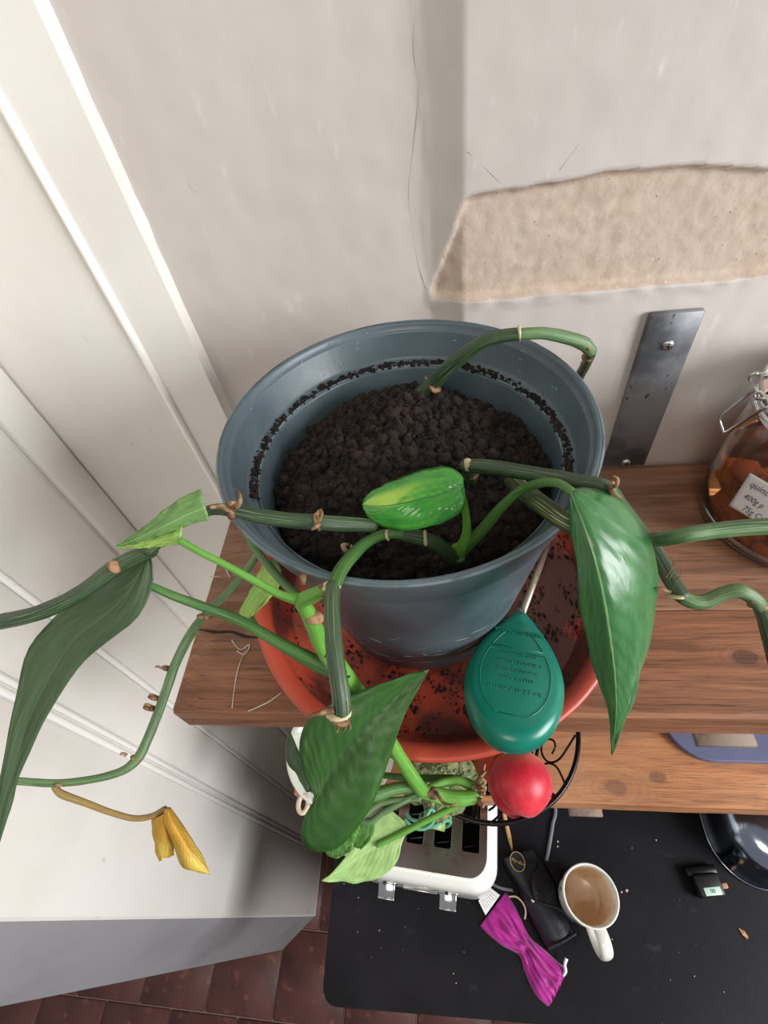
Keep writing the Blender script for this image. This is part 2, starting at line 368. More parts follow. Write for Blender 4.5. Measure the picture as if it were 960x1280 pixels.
# ---- floor and its tiles
fl = MB().box((-3.0, -2.2, -.06), (2.4, .75, 0.0)).build('floor', MT['grout']); tag(fl, 'dark red quarry tile floor', 'floor', kind='structure')
def tile_mesh(i):
    mb = MB(); r = random.Random(i); mb.rbox((0, 0, .0), (.2035, .2035, .012), .003, seg=1)
    me_o = mb.build('tile', MT['tile'], fl); me = me_o.data; bpy.data.objects.remove(me_o); return me
tms = [tile_mesh(i) for i in range(2)]
ang = math.radians(-1.5); ox, oy = -.548, -.247
for j in range(-9, 4):
    for i in range(-9, 13):
        x = (i + (0.5 if j % 2 else 0.0))*.2075 ; y = (j + .5)*.2075
        X = ox + .104 + x*math.cos(ang) - y*math.sin(ang); Y = oy + x*math.sin(ang) + y*math.cos(ang)
        if not (-2.2 < X < 1.7 and -1.6 < Y < .5): continue
        o = bpy.data.objects.new('tile', tms[(i+j) % 2]); col.objects.link(o); o.parent = fl
        o.location = (X, Y, .0 + random.uniform(-.0008, .0008)); o.rotation_euler = (random.uniform(-.003,.003), random.uniform(-.003,.003), ang + PI/2*random.randrange(4))

# ---- back wall: left part stands proud, a chamfered break, then a band of bare plaster on the right
def patch_top(x): return 2 - .149 + .004*noise.noise(Vector((x*14, 1, 0))) + .0012*noise.noise(Vector((x*70, 4, 0))) + (-.011*max(0, min(1, (x-.12)/.12)) + .010*max(0, min(1, (x-.02)/.1)))
def patch_bot(x): return 2 - .229 + .004*noise.noise(Vector((x*16, 7, 0)))
def patch_left(z): return .022 - .029*max(0, min(1, (2-.149 - z)/.077)) + .002*noise.noise(Vector((z*60, 3, 0)))
def wall_y(x, z):
    a = max(0, min(1, (x + .006)/.028))
    y = YW + .015*(1-a)
    y += .0016*noise.noise(Vector((x*9, z*7, 2))) + .0006*noise.noise(Vector((x*45, z*40, 5)))
    d = abs(x + .006 + .004*noise.noise(Vector((z*14, 9, 0))))
    if 1.76 < z: y -= .0022*max(0, 1 - d/.004)*(.5+.5*noise.noise(Vector((z*50, 0, 4))))
    if in_patch(x, z):
        e = min(patch_top(x) - z, z - patch_bot(x), x - patch_left(z)); y += .006*min(1, e/.004) + .0008*noise.noise(Vector((x*120, z*120, 0)))
    elif abs(z - patch_bot(x)) < .012 and x > -.01: y -= .0022*(1 - abs(z-patch_bot(x))/.012)*(.6+noise.noise(Vector((x*70, z*70, 0))))
    return y
def in_patch(x, z): return x > patch_left(z) and patch_bot(x) < z < patch_top(x)
xs = [-.462, -.40, -.34, -.28, -.245] + list(np.arange(-.24, .62, .0025)) + [.7, .85, 1.05, 1.3, 1.6]
zs = [0, .3, .6, .9, 1.2, 1.4, 1.5] + list(np.arange(1.53, 2.08, .0025)) + [2.15, 2.3, 2.5, 2.75]
mb = MB(); nx_ = len(xs); vs = []
def snap(x, z):
    if -.02 < x < .62 and 1.7 < z < 1.9:
        if x > patch_left(z) - .002:
            for f_ in (patch_top, patch_bot):
                if abs(z - f_(x)) <= .00125: z = f_(x)
        if patch_bot(x) < z < patch_top(x) and abs(x - patch_left(z)) <= .00125: x = patch_left(z)
    return x, z
for z in zs:
    for x in xs:
        X_, Z_ = snap(x, z); vs.append((X_, wall_y(X_, Z_), Z_))
fa = []; fb = []
for j in range(len(zs)-1):
    for i in range(nx_-1):
        q = (j*nx_+i, j*nx_+i+1, (j+1)*nx_+i+1, (j+1)*nx_+i)
        (fb if in_patch(.5*(xs[i]+xs[i+1]), .5*(zs[j]+zs[j+1])) else fa).append(q)
mb.add(vs, fa, m=0); b0 = len(fa)
for q in fb: mb.f.append(list(q)); mb.m.append(1); mb.sm.append(True)
nb = len(mb.v)
mb.add([(xs[0], YW+.1, 0), (xs[-1], YW+.1, 0), (xs[-1], YW+.1, 2.75), (xs[0], YW+.1, 2.75)], [(0, 3, 2, 1)], smooth=False)
wb = mb.build('wall_back', [MT['wall'], MT['plaster']]); tag(wb, 'warm grey painted plaster wall with a bare band', 'wall', kind='structure')
def on_wall(u, v):
    y = YW
    for _ in range(5): p = aty(u, v, y); y = wall_y(p.x, p.z)
    return aty(u, v, y)
# hairline cracks in the plaster
mb = MB()
for pts in ([(520,2),(517,60),(523,120),(516,190),(511,250),(523,330),(538,372),(541,392)], [(585,190),(612,215),(632,236)], [(700,212),(712,196),(724,180)], [(236,228),(240,236),(247,240)]):
    mb.tube([on_wall(u, v) for u, v in pts], .00022, n=5, lump=.8)
mb.build('plaster_crack', simple('crack_line', srgb(178,171,164), .9), wb)

# ---- white boarded upright on the back wall beside the corner, with a bead
ty = YW
tr = MB(); edge = []
zz = list(np.arange(.02, 2.7, .02))
tr.loft([[(-.452, ty, z), (-.2355 + .0012*noise.noise(Vector((z*40,0,0))), ty, z), (-.2335 + .0012*noise.noise(Vector((z*40,5,0))), YW+.02, z), (-.452, YW+.02, z)] for z in zz], smooth=False)
tr = tag(tr.build('trim_1', MT['white']), 'white gloss painted upright board beside the corner', 'trim', kind='structure')
bd = MB(); bd.tube([(-.2890, ty-.001, .02), (-.2890, ty-.001, 2.7)], .0040, n=12, sub=1); bd.build('bead', MT['bead'], tr)

# ---- white left side wall: panelled face, grey reveal at its front end
wl = MB()
foot = [(-.62, .52), (-.453, .52), (-.453, .0), (-.457, -.004), (-.545, -.088), (-.80, -.088), (-.80, .52)]
LEAN = .0118
wl.loft([[(x, y - (LEAN*z if y < .01 else 0), z) for x, y in foot] for z in (0.0, 2.7)], smooth=False)
for i in range(len(wl.f)): wl.m[i] = 1 if i == 3 or i == 4 else 0
wlo = tag(wl.build('wall_left', [MT['white'], MT['greypaint']]), 'white panelled side wall with grey end reveal', 'wall', kind='structure')
# casing board next to corner, two bolection beads, painted panels between
MB().rbox((-.449, .396, 1.36), (.012, .044, 2.66), .003).build('casing', MT['white'], wlo)
for y0, y1, th in ((.2565, .368, .004), (.176, .2465, .003), (-.0005, .1545, .0025)):
    pn = MB().rbox((-.453+th/2, (y0+y1)/2, 1.36), (th, y1-y0, 2.66), .002)
    pn.v = [(x, y - (LEAN*z if y < .01 else 0), z) for x, y, z in pn.v]; pn.build('panel', MT['white'], wlo)
for y, r in ((.2515, .0042), (.1705, .0038), (.160, .0044)):
    b_ = MB(); b_.tube([(-.451, y, .03), (-.451, y, 2.69)], r, n=12, sub=1); b_.build('bead', MT['bead'], wlo)

# ================================================================ SHELVES
def shelf(name, label, x0, x1, y0, y1, top, th, mats, split, group):
    e = empty(name, (x0, y0, top-th), label, 'shelf', group)
    segs = [(y0, split), (split, y1)] if split else [(y0, y1)]
    for i, (a, b) in enumerate(segs):
        mb = MB(); nxs = 60; rings = []
        for k in range(nxs+1):
            x = x0 + (x1-x0)*k/nxs; e1 = .0007*noise.noise(Vector((x*18, a*9, top))); e2 = .0005*noise.noise(Vector((x*11, 3, top)))
            g = .0007 if (i and split) else .003
            g2 = .0007 if (split and i == 0) else .003
            ch = .004 if k in (0, nxs) else 0
            rings.append([(x, a+e1+g+ch, top-th), (x, a+e1, top-th+g), (x, a+e1, top-g-ch+e2), (x, a+e1+g, top-ch+e2), (x, b-g2-.0004, top-ch+e2), (x, b-.0004, top-g2-ch), (x, b-.0004, top-th)])
        mb.loft(rings, smooth=False); mb.build('plank', mats[i], e)
    return e
SX0 = -.2535
up = shelf('wall_shelf', 'upper thick brown timber shelf carrying the big plant pot', SX0, 1.25, .1365, .417, US, .045, [MT['wood_front'], MT['wood_back']], .232, 'thick timber wall shelves')
lo = shelf('wall_shelf', 'lower orange brown timber shelf under the plant shelf, with fruit basket', -.238, 1.25, .1365, .415, LS, .044, [MT['wood_low'], MT['wood_low']], None, 'thick timber wall shelves')
# split and pale scuffs in the dusty boards
mb = MB()
for pts, r in (([(308,810),(298,835),(293,860),(290,885)], .0005), ([(352,866),(338,876),(322,884),(310,889)], .0005), ([(290,800),(300,812),(312,806),(306,818),(296,814)], .0007), ([(262,721),(276,721)], .0006), ([(283,712),(288,722)], .0013)):
    mb.tube([at(u, v, -.4395) for u, v in pts], r, n=5, lump=.8)
mb.build('cobweb_scuff', MT['web'], up)['kind'] = 'stuff'
mb = MB(); mb.tube([at(u, v, -.4397) for u, v in ((249,787),(270,790),(288,790),(305,795),(322,797))], [.0008,.0016,.001,.0015,.0005], n=6, lump=.6)
mb.build('split', simple('dark_split', srgb(52,36,28), .9), up)

# ================================================================ STEEL BRACKETS
def bracket(label, x0, x1, xa0, xa1, zt, zb, arm_z):
    e = empty('shelf_bracket', ((x0+x1)/2, YW, zb), label, 'bracket', 'steel shelf brackets')
    m = MB(); m.rbox(((x0+x1)/2, YW-.0035, (zt+zb)/2), (x1-x0, .006, zt-zb), .0012, seg=1); m.build('wall_strip', MT['rawsteel'], e)
    m = MB(); m.rbox(((xa0+xa1)/2, .275, arm_z), (xa1-xa0, .294, .006), .001, seg=1); m.build('arm', MT['dustysteel'], e)
    for zq in (zt-.031, zb+.006):
        m = MB(); cx = (x0+x1)/2 + .0005
        m.lathe([(0, 0), (.0025, 0), (.0046, -.0006), (.0052, -.0024), (.0052, -.004)], (0,0,0), 20)
        m.v = [(cx + p[0], YW-.0090 - p[2], zq + p[1]) for p in m.v]
        sl = MB(); m.build('screw', MT['zinc'], e)
        d = MB(); d.rbox((cx, YW-.0092, zq), (.0052, .0006, .0010), .0001, seg=1); d.rbox((cx, YW-.0092, zq), (.0010, .0006, .0052), .0001, seg=1); d.build('screw_slot', MT['blackplastic'], e)
    return e
bracket('upright grey steel bracket strip screwed to the wall beside the pot', .181, .2255, .206, .254, 2-.252, US+.0005, US-.0485)
bracket('dusty steel bracket arm peeking out under the lower shelf', .160, .206, .161, .207, LS+.17, LS+.0005, LS-.0475)

# ================================================================ WORKTOP
wtm = MB(); pts = rrect(-.2235, -.1105, 1.25, .414, .022, 5)
vs, fs = curve_mesh([pts], .0175, .002); wtm.add([v + Vector((0, 0, WT-.0195)) for v in vs], fs, smooth=False)
wt = tag(wtm.build('kitchen_worktop', MT['worktop']), 'black kitchen worktop with rounded front corner beneath the shelves', 'worktop')
cb = empty('base_cabinet', (.5, .18, 0), 'plain base cabinet standing hidden under the black worktop', 'cabinet')
MB().rbox((.53, .18, .4845), (1.36, .42, .750), .003).build('carcass', MT['cabinet'], cb)
MB().rbox((.53, .20, .054), (1.34, .36, .106), .002).build('plinth', MT['blackplastic'], cb)

# ================================================================ SAUCER, POT, SOIL
PC = Vector((-.0262, .2562, 0)); SCX = Vector((-.0165, .2600, US))
sau = MB()
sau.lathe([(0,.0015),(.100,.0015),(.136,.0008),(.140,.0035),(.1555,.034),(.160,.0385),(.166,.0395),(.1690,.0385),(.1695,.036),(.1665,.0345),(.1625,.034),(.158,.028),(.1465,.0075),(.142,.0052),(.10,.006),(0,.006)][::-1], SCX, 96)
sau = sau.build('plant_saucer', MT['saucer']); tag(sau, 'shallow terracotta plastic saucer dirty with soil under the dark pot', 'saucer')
# (object coordinates: move mesh so that z=0 is the saucer's base)
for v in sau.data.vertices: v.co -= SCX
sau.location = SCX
ZP = US + .0062; ZR = 2 - .2205; H = ZR - ZP
pot_e = empty('plant_pot', (PC.x, PC.y, ZP), 'large dark blue grey plastic pot of soil standing in the terracotta saucer', 'pot')
pr = [(0,.0),(.080,0),(.084,.003),(.112,H-.040),(.1135,H-.036),(.1165,H-.033),(.1245,H-.003),(.1252,H-.0015),(.1248,0+H),(.1232,H+.0010),(.1216,H+.0006),(.1208,H-.0006),(.1202,H-.0042),(.1186,H-.0048),(.1178,H-.0062),(.1150,H-.026),(.1125,H-.0285),(.1065,H-.030),(.1052,H-.033),(.1000,H-.075),(.095,H-.12),(0,H-.12)]
mb = MB().lathe(pr, (PC.x, PC.y, ZP), 128); pb = mb.build('pot_wall', MT['pot'], pot_e)
rimm = MB(); rimm.lathe([(.1247,H-.0006),(.1258,H-.0002),(.1252,H+.0009),(.1242,H+.0006)], (PC.x, PC.y, ZP), 128)
rimm.lathe([(.1072,H-.0298),(.1066,H-.0288),(.1058,H-.0298),(.1062,H-.0312)], (PC.x, PC.y, ZP), 128)
rimm.build('rim_bead', simple('worn_rim_edge', srgb(112,126,132), .4, layers=[(30, srgb(80,92,98), .45, .6, (1,1,1))]), pb)
mb = MB(); rr = random.Random(3)
for k in range(26):
    th = rr.choice([rr.uniform(.2, 1.2), rr.uniform(1.9, 2.7), rr.uniform(.2,3.0)]); z = H - rr.uniform(.001, .024); r_ = .1197 - (H - z)*.19 - .0004
    p = Vector((PC.x + r_*math.cos(th), PC.y + r_*math.sin(th), ZP + z)); tdir = Vector((-math.sin(th), math.cos(th), rr.uniform(-.5,.5)))*rr.uniform(.0004,.0020)
    mb.tube([p - tdir, p, p + tdir], [.0002, rr.uniform(.0002,.0005), .0002], n=5, sub=1)
o = mb.build('pale_scuff', MT['potscuff'], pot_e); o['kind'] = 'stuff'
mb = MB()
for k in range(22):                      # handling scratches on the outer wall
    a = rr.uniform(-2.2, -.9); h0 = rr.uniform(.02, .09); ln_ = rr.uniform(.02, .22); da = rr.uniform(-.06, .16)
    P_ = []
    for q in range(4):
        h = h0 + da*.1*q/3; r_ = .084 + (.112-.084)*(h-.003)/(H-.043) + .0001; P_.append((PC.x + r_*math.cos(a+ln_*q/3), PC.y + r_*math.sin(a+ln_*q/3), ZP+h))
    mb.tube(P_, [.00005, .00014, .00012, .00005], n=5, sub=3)
mb.build('scratch', MT['potscuff'], pot_e)['kind'] = 'stuff'
# soil
def soil_h(x, y):
    r = math.hypot(x, y)/.102
    h = -.058 + .034*max(0, 1 - r*r)**.8
    h += .004*noise.noise(Vector((x*35, y*35, 1))) + .006*abs(noise.noise(Vector((x*90, y*90, 2)))) + .0045*noise.noise(Vector((x*210, y*210, 3)))
    h += .010*math.exp(-((x+.005)**2 + (y-.05)**2)/.0018) - .016*math.exp(-((x+.0)**2 + (y+.075)**2)/.0018)
    return ZR + h
mb = MB(); vs = []; fs = []; NR, NA = 70, 220
for i in range(NR+1):
    r = .1025*i/NR
    for k in range(NA):
        th = 2*PI*k/NA; x = r*math.cos(th); y = r*math.sin(th); vs.append((PC.x+x, PC.y+y, soil_h(x, y)))
for i in range(NR):
    for k in range(NA): a = i*NA+k; b = i*NA+(k+1) % NA; fs.append((a, b, b+NA, a+NA))
mb.add(vs, fs)
def clump(mb, c, r, rnd):
    bm = bmesh.new(); bmesh.ops.create_icosphere(bm, subdivisions=1 if r < .0025 else 2, radius=r); s = rnd.random()*50
    bm.verts.index_update()
    vs = [Vector(c) + v.co*(1 + .8*noise.noise(v.co/r*1.5 + Vector((s, 0, 0)))) for v in bm.verts]; fs = [[v.index for v in f.verts] for f in bm.faces]; bm.free()
    mb.add(vs, fs)
rr = random.Random(11)
for k in range(4200):
    r = .100*math.sqrt(rr.random()); th = rr.random()*2*PI; x = r*math.cos(th); y = r*math.sin(th)
    clump(mb, (PC.x+x, PC.y+y, soil_h(x, y)+.0005), rr.choice([.0006,.0006,.0008,.0008,.001,.001,.0012,.0012,.0016,.002,.0027,.004]), rr)
for k in range(1500):
    th = rr.uniform(-.35, 3.5); 
    if rr.random() > .35 + .65*abs(noise.noise(Vector((th*3, 0, 0))))*2: continue
    r = rr.uniform(.1065, .1125); clump(mb, (PC.x+r*math.cos(th), PC.y+r*math.sin(th), ZR-.0292), rr.choice([.0006,.0009,.0009,.0012,.0016,.002]), rr)
so = mb.build('potting_soil', MT['soil'], uvon=False); tag(so, 'dark crumbly potting soil heaped inside the pot', 'soil', kind='stuff')
mb = MB()
for k in range(1500):
    th = rr.choice([rr.uniform(-2.4,-1.0), rr.uniform(-.9,.5), rr.uniform(-3.1,.6)]); r = rr.uniform(.086, .144); c = (SCX.x + r*math.cos(th), SCX.y + r*math.sin(th), US + .0072 + max(0, r-.1425)*1.9)
    if noise.noise(Vector((c[0]*35, c[1]*35, 0))) < -.05: continue
    if math.hypot(c[0]-PC.x, c[1]-PC.y) < .0865: continue
    clump(mb, c, rr.choice([.0005,.0005,.0007,.0007,.0009,.0012,.0018]), rr)
tag(mb.build('spilled_soil', MT['soil'], uvon=False), 'loose soil crumbs spilled in the terracotta saucer', 'soil', kind='stuff')

# ================================================================ PLANT
pl = empty('potted_vine', (PC.x, PC.y, ZR-.05), 'trailing green vine with large pointed leaves growing out of the dark pot', 'plant')
def P3(seq): return [at(u, v, z) for u, v, z, *_ in seq]
def stem(name, mat, seq, n=14, groove=.0, label=None, sub=7, ends=True, lump=.06):
    P = P3(seq); R = [rpx(p, s[3]) for p, s in zip(P, seq)]
    mb = MB(); mb.tube(P, R, n=n, groove=groove, sub=sub, round_ends=ends, lump=lump)
    o = mb.build(name, MT[mat], pl)
    if label: o['label'] = label
    return o
def node(u, v, z, px, mat='dry', tall=.7, d=None):          # swollen ring of dried sheath round a stem
    p = at(u, v, z); r = rpx(p, px)*(.86 if mat == 'pale' else .93); dd = Vector(d).normalized() if d else Vector((1, 0, .1)).normalized()
    mb = MB(); mb.tube([p - dd*r*tall, p - dd*r*tall*.4, p + dd*r*tall*.3, p + dd*r*tall], [r*.78, r*1.02, r*1.06, r*.8], n=14, lump=.9, sub=3)
    return mb.build('node', MT[mat], pl)
def curl(seq, px=5):
    P = P3(seq); n_ = len(P); mb = MB(); mb.tube(P, [rpx(p, px)*(1 - .55*i/(n_-1)) for i, p in enumerate(P)], n=7, lump=.6)
    return mb.build('dried_sheath', MT['dry'], pl)
def dirof(a, b): return at(*b) - at(*a)

# arching cut vine at the back
stem('stem', 'stem_dark', [(497,540,-.268,17),(516,505,-.252,19),(540,480,-.236,19),(566,455,-.214,18),(600,430,-.196,17),(625,421,-.19,16),(648,418,-.188,16)], groove=.07, label='ridged dark green arching stem')
stem('stem', 'stem_mid', [(650,418,-.188,14),(680,417,-.19,15),(710,423,-.196,16),(730,430,-.203,17),(738,438,-.209,16)], groove=.05)
stem('stem', 'stem_dark', [(738,438,-.21,14),(736,448,-.222,13),(729,462,-.243,12),(721,477,-.262,12)], groove=.05)
node(540,481,-.236,21,'dry',.35,dirof((520,500,-.25),(560,460,-.22))); node(649,418,-.188,18,'pale',.25); node(736,447,-.22,16,'dry',.5,(0,-.2,-1))
curl([(737,437,-.205),(732,428,-.2),(726,420,-.196)],4)
# left vine
stem('stem', 'stem_dark', [(466,657,-.222,16),(430,655,-.214,19),(399,653,-.208,20),(360,650,-.203,19),(325,645,-.198,18),(291,638,-.194,17),(262,638,-.192,13),(225,655,-.193,12),(186,688,-.196,16)], groove=.06, label='ridged dark green stem crossing the rim')
stem('stem', 'stem_dark', [(190,688,-.198,17),(165,698,-.2,20),(140,712,-.202,20),(100,742,-.206,19),(50,765,-.211,19),(0,777,-.216,20),(-40,784,-.22,20)], groove=.06)
node(399,652,-.208,24,'dry',.3); node(291,637,-.194,22,'dry',.5); node(146,708,-.2,24,'dry',.5,(-1,-.3,0)); node(462,657,-.222,17,'dry',.25)
curl([(291,636,-.19),(300,628,-.18),(299,616,-.176),(293,612,-.178)],7); curl([(290,638,-.19),(276,633,-.186),(262,634,-.184)],8); curl([(399,650,-.204),(402,642,-.198),(400,636,-.196)],7); curl([(399,656,-.204),(390,662,-.2)],6)
# centre arch and the blunt cut stem
stem('stem', 'stem_dark', [(578,712,-.284,19),(565,697,-.268,20),(545,680,-.252,20),(520,671,-.242,20),(500,668,-.238,15)], groove=.05, label='ridged dark green stem base')
stem('stem', 'stem_green', [(505,668,-.238,12),(482,668,-.234,13),(460,677,-.228,15),(440,695,-.222,17),(425,715,-.216,18),(416,735,-.211,19)], label='yellow green arching stem')
stem('stem', 'stem_dark', [(416,733,-.211,19),(415,760,-.211,20),(417,800,-.214,22),(422,840,-.219,23),(426,868,-.224,24),(428,893,-.230,24)], label='thick dark green cut stem')
node(484,669,-.234,15,'pale',.3); node(532,674,-.244,22,'pale',.25); node(414,734,-.211,24,'pale',.4,(0,-.3,-1)); node(427,889,-.229,25,'pale',.3,(0,-.4,-1)); node(428,897,-.231,20,'dry',.5,(0,-.4,-1))
for a in range(6):
    th = a*1.05; curl([(428+7*math.cos(th), 902+3*math.sin(th), -.231), (429+9*math.cos(th+.3), 908+4*math.sin(th), -.233), (430+9*math.cos(th+.7), 913+3*math.sin(th), -.234)], 4)
curl([(415,888,-.225),(400,892,-.222),(386,894,-.221)],9); curl([(378,703+26,-.235),(379,715,-.225),(377,703,-.222)],9); curl([(432,690,-.25),(428,682,-.245),(436,680,-.243)],7); curl([(440,690,-.25),(439,681,-.246)],6)
node(404,738,-.213,20,'dry',.45,(-1,0,0)); node(392,771,-.235,22,'dry',.6,(0,-.4,-1))
# bright trailing stem with petioles
stem('stem', 'stem_bright', [(404,738,-.213,16),(390,745,-.218,20),(378,752,-.222,19),(386,768,-.235,20),(394,786,-.25,21),(404,808,-.268,23),(420,830,-.285,24),(440,856,-.305,22),(462,888,-.33,20),(482,918,-.352,18),(497,942,-.372,17),(512,966,-.392,17),(527,988,-.412,17)], label='bright green trailing stem with dark spots')
mb = MB()
for u, v, z in ((403,805,-.260),(436,846,-.290),(430,832,-.280),(407,820,-.263)):
    p = at(u, v, z) ; clump(mb, p, rpx(p, 4), rr)
mb.build('dark_spot', MT['blackplastic'], pl)['kind'] = 'stuff'
stem('petiole', 'stem_bright', [(378,750,-.222,17),(352,744,-.216,11),(320,727,-.208,10),(280,705,-.198,9),(250,690,-.19,9),(226,676,-.184,9)])
stem('petiole', 'stem_green', [(420,838,-.29,15),(395,826,-.285,15),(350,804,-.272,15),(300,776,-.255,13),(250,757,-.238,12),(215,744,-.226,11),(188,732,-.217,9)])
stem('petiole', 'stem_green', [(420,845,-.31,10),(395,835,-.308,9),(350,808,-.3,9),(325,790,-.296,9),(312,768,-.295,8)])
stem('petiole', 'stem_green', [(378,748,-.24,10),(360,734,-.25,11),(340,712,-.262,11),(322,690,-.272,10),(310,670,-.28,9)])
# thin vine on the left with the yellow leaf
stem('stem', 'stem_mid', [(330,680,-.29,9),(312,708,-.30,9),(285,740,-.32,9),(255,770,-.335,10),(238,793,-.35,12),(220,828,-.362,12),(208,862,-.37,12),(195,898,-.376,12),(184,925,-.38,12),(172,948,-.381,13),(150,965,-.38,10),(110,975,-.376,9),(70,979,-.37,9),(30,977,-.362,9),(-20,972,-.352,9)], label='thin green trailing stem')
for u, v, z, px in ((254,771,-.334,16),(208,835,-.365,14),(193,872,-.372,14),(188,885,-.374,14),(170,948,-.38,15),(75,980,-.37,12)): node(u, v, z, px, 'dry', .35, (-.3,-.8,-.4))
for u, v, z in ((204,835,-.36),(196,870,-.366),(190,882,-.37),(160,944,-.376)): curl([(u-2, v, z), (u-7, v-2, z+.003), (u-10, v-1, z+.003)], 4)
stem('petiole', 'petiole_dry', [(68,984,-.372,7),(78,993,-.375,9),(105,1003,-.38,8),(140,1016,-.388,7),(168,1023,-.394,7),(190,1020,-.396,7),(206,1012,-.397,9)])
# right-hand stems
stem('stem', 'stem_dark', [(582,582,-.232,17),(610,584,-.222,19),(640,588,-.212,19),(680,594,-.2,18),(720,601,-.19,18),(757,609,-.186,18),(780,636,-.206,16),(800,664,-.216,17),(822,694,-.221,18),(837,722,-.225,19),(852,745,-.228,20)], groove=.05, label='ridged dark green stem leaning over the rim')
stem('stem', 'stem_mid', [(850,744,-.228,17),(866,752,-.23,18),(884,752,-.23,18),(905,742,-.226,17),(925,739,-.224,18),(942,748,-.228,17),(950,758,-.233,16)], groove=.06)
stem('stem', 'stem_dark', [(950,757,-.233,17),(957,775,-.245,17),(963,800,-.258,17),(970,830,-.272,16)], groove=.05)
stem('stem', 'stem_stripe', [(640,600,-.23,22),(660,618,-.219,24),(685,636,-.208,24),(712,655,-.198,23),(750,672,-.208,20),(800,678,-.224,17)], groove=.05, label='olive striped stem')
stem('stem', 'stem_mid', [(790,676,-.222,16),(822,674,-.214,18),(850,670,-.197,18),(890,664,-.196,19),(930,660,-.195,20),(965,658,-.194,20),(1010,655,-.192,20)], groove=.09, label='pale ridged green stem')
stem('stem', 'stem_dark', [(586,582,-.236,17),(588,592,-.245,19),(590,604,-.26,18),(592,616,-.28,16)], groove=.05)
node(585,580,-.228,22,'pale',.45); node(641,600,-.229,26,'pale',.22); node(764,609,-.182,18,'dry',.35); node(848,744,-.228,22,'pale',.2,(0,-.5,-.5)); node(949,757,-.233,18,'dry',.4,(0,-.6,-.6)); node(590,592,-.245,22,'dry',.3,(0,0,-1))
curl([(762,610,-.18),(771,606,-.172),(772,598,-.168),(767,595,-.168)],6); curl([(764,612,-.18),(768,618,-.178),(776,622,-.178)],5); curl([(946,752,-.228),(938,752,-.226)],6); curl([(838,740,-.222),(826,736,-.22),(818,735,-.22)],4)
for k in range(7): u = 838+rr.uniform(-6,10); v = 728+rr.uniform(-14,10); curl([(u, v, -.222), (u+5, v-8, -.219), (u+9, v-20, -.218)], 1.2)
stem('bud_stub', 'petiole_dry', [(541,585,-.262,12),(538,570,-.255,13),(536,555,-.25,11),(535,542,-.248,7)], label='brown dried stub')
# young petioles in the middle
stem('petiole', 'stem_bright', [(572,690,-.27,26),(578,684,-.262,18),(583,668,-.25,12),(583,648,-.238,10),(580,628,-.226,9),(576,612,-.216,7)])
stem('petiole', 'stem_green', [(575,690,-.268,20),(588,678,-.257,16),(605,660,-.243,15),(625,636,-.226,13),(650,614,-.208,12),(675,604,-.192,12),(697,604,-.182,12),(714,614,-.178,11)])
node(576,690,-.268,26,'stem_green',.3,(0,0,1))
# dangling bunch of petioles below the saucer
ZB = -.425
stem('stem', 'stem_bright', [(527,988,-.412,14),(550,994,-.42,17),(575,998,-.424,19),(594,996,-.426,16)])
stem('petiole', 'stem_bright', [(594,998,-.426,9),(570,1008,-.428,8),(540,1022,-.430,8),(505,1040,-.432,8),(472,1056,-.433,7)])
stem('petiole', 'stem_green', [(530,984,-.412,11),(500,985,-.408,15),(470,993,-.402,17),(440,1001,-.396,17),(405,1004,-.39,15),(396,1000,-.385,12)])
stem('petiole', 'stem_green', [(596,982,-.43,9),(570,974,-.431,10),(540,973,-.431,9),(505,972,-.430,8),(472,968,-.429,7)])
stem('petiole', 'stem_bright', [(594,988,-.43,9),(575,976,-.428,12),(555,978,-.426,11),(535,986,-.416,9)])
stem('petiole', 'stem_mid', [(524,992,-.414,9),(500,1004,-.414,8),(478,1016,-.416,8),(462,1027,-.417,9),(445,1024,-.416,8)])
stem('petiole', 'stem_mid', [(524,998,-.414,8),(500,1000,-.414,8),(475,1004,-.414,9),(455,1018,-.414,9),(443,1026,-.413,9)])
stem('petiole', 'stem_bright', [(525,994,-.414,7),(545,1000,-.418,7),(560,1006,-.421,6)])
node(540,992,-.414,19,'dry',.7); node(596,990,-.428,26,'pale',.5); node(530,988,-.412,20,'pale',.2)
for a in range(7): curl([(596, 990+4*(a-3), -.425), (604+rr.uniform(-3,3), 985+7*(a-3), -.422), (606+rr.uniform(-8,4), 982+9*(a-3), -.42)], 6)
curl([(545,990,-.41),(556,1004,-.408),(572,1006,-.408)],5)

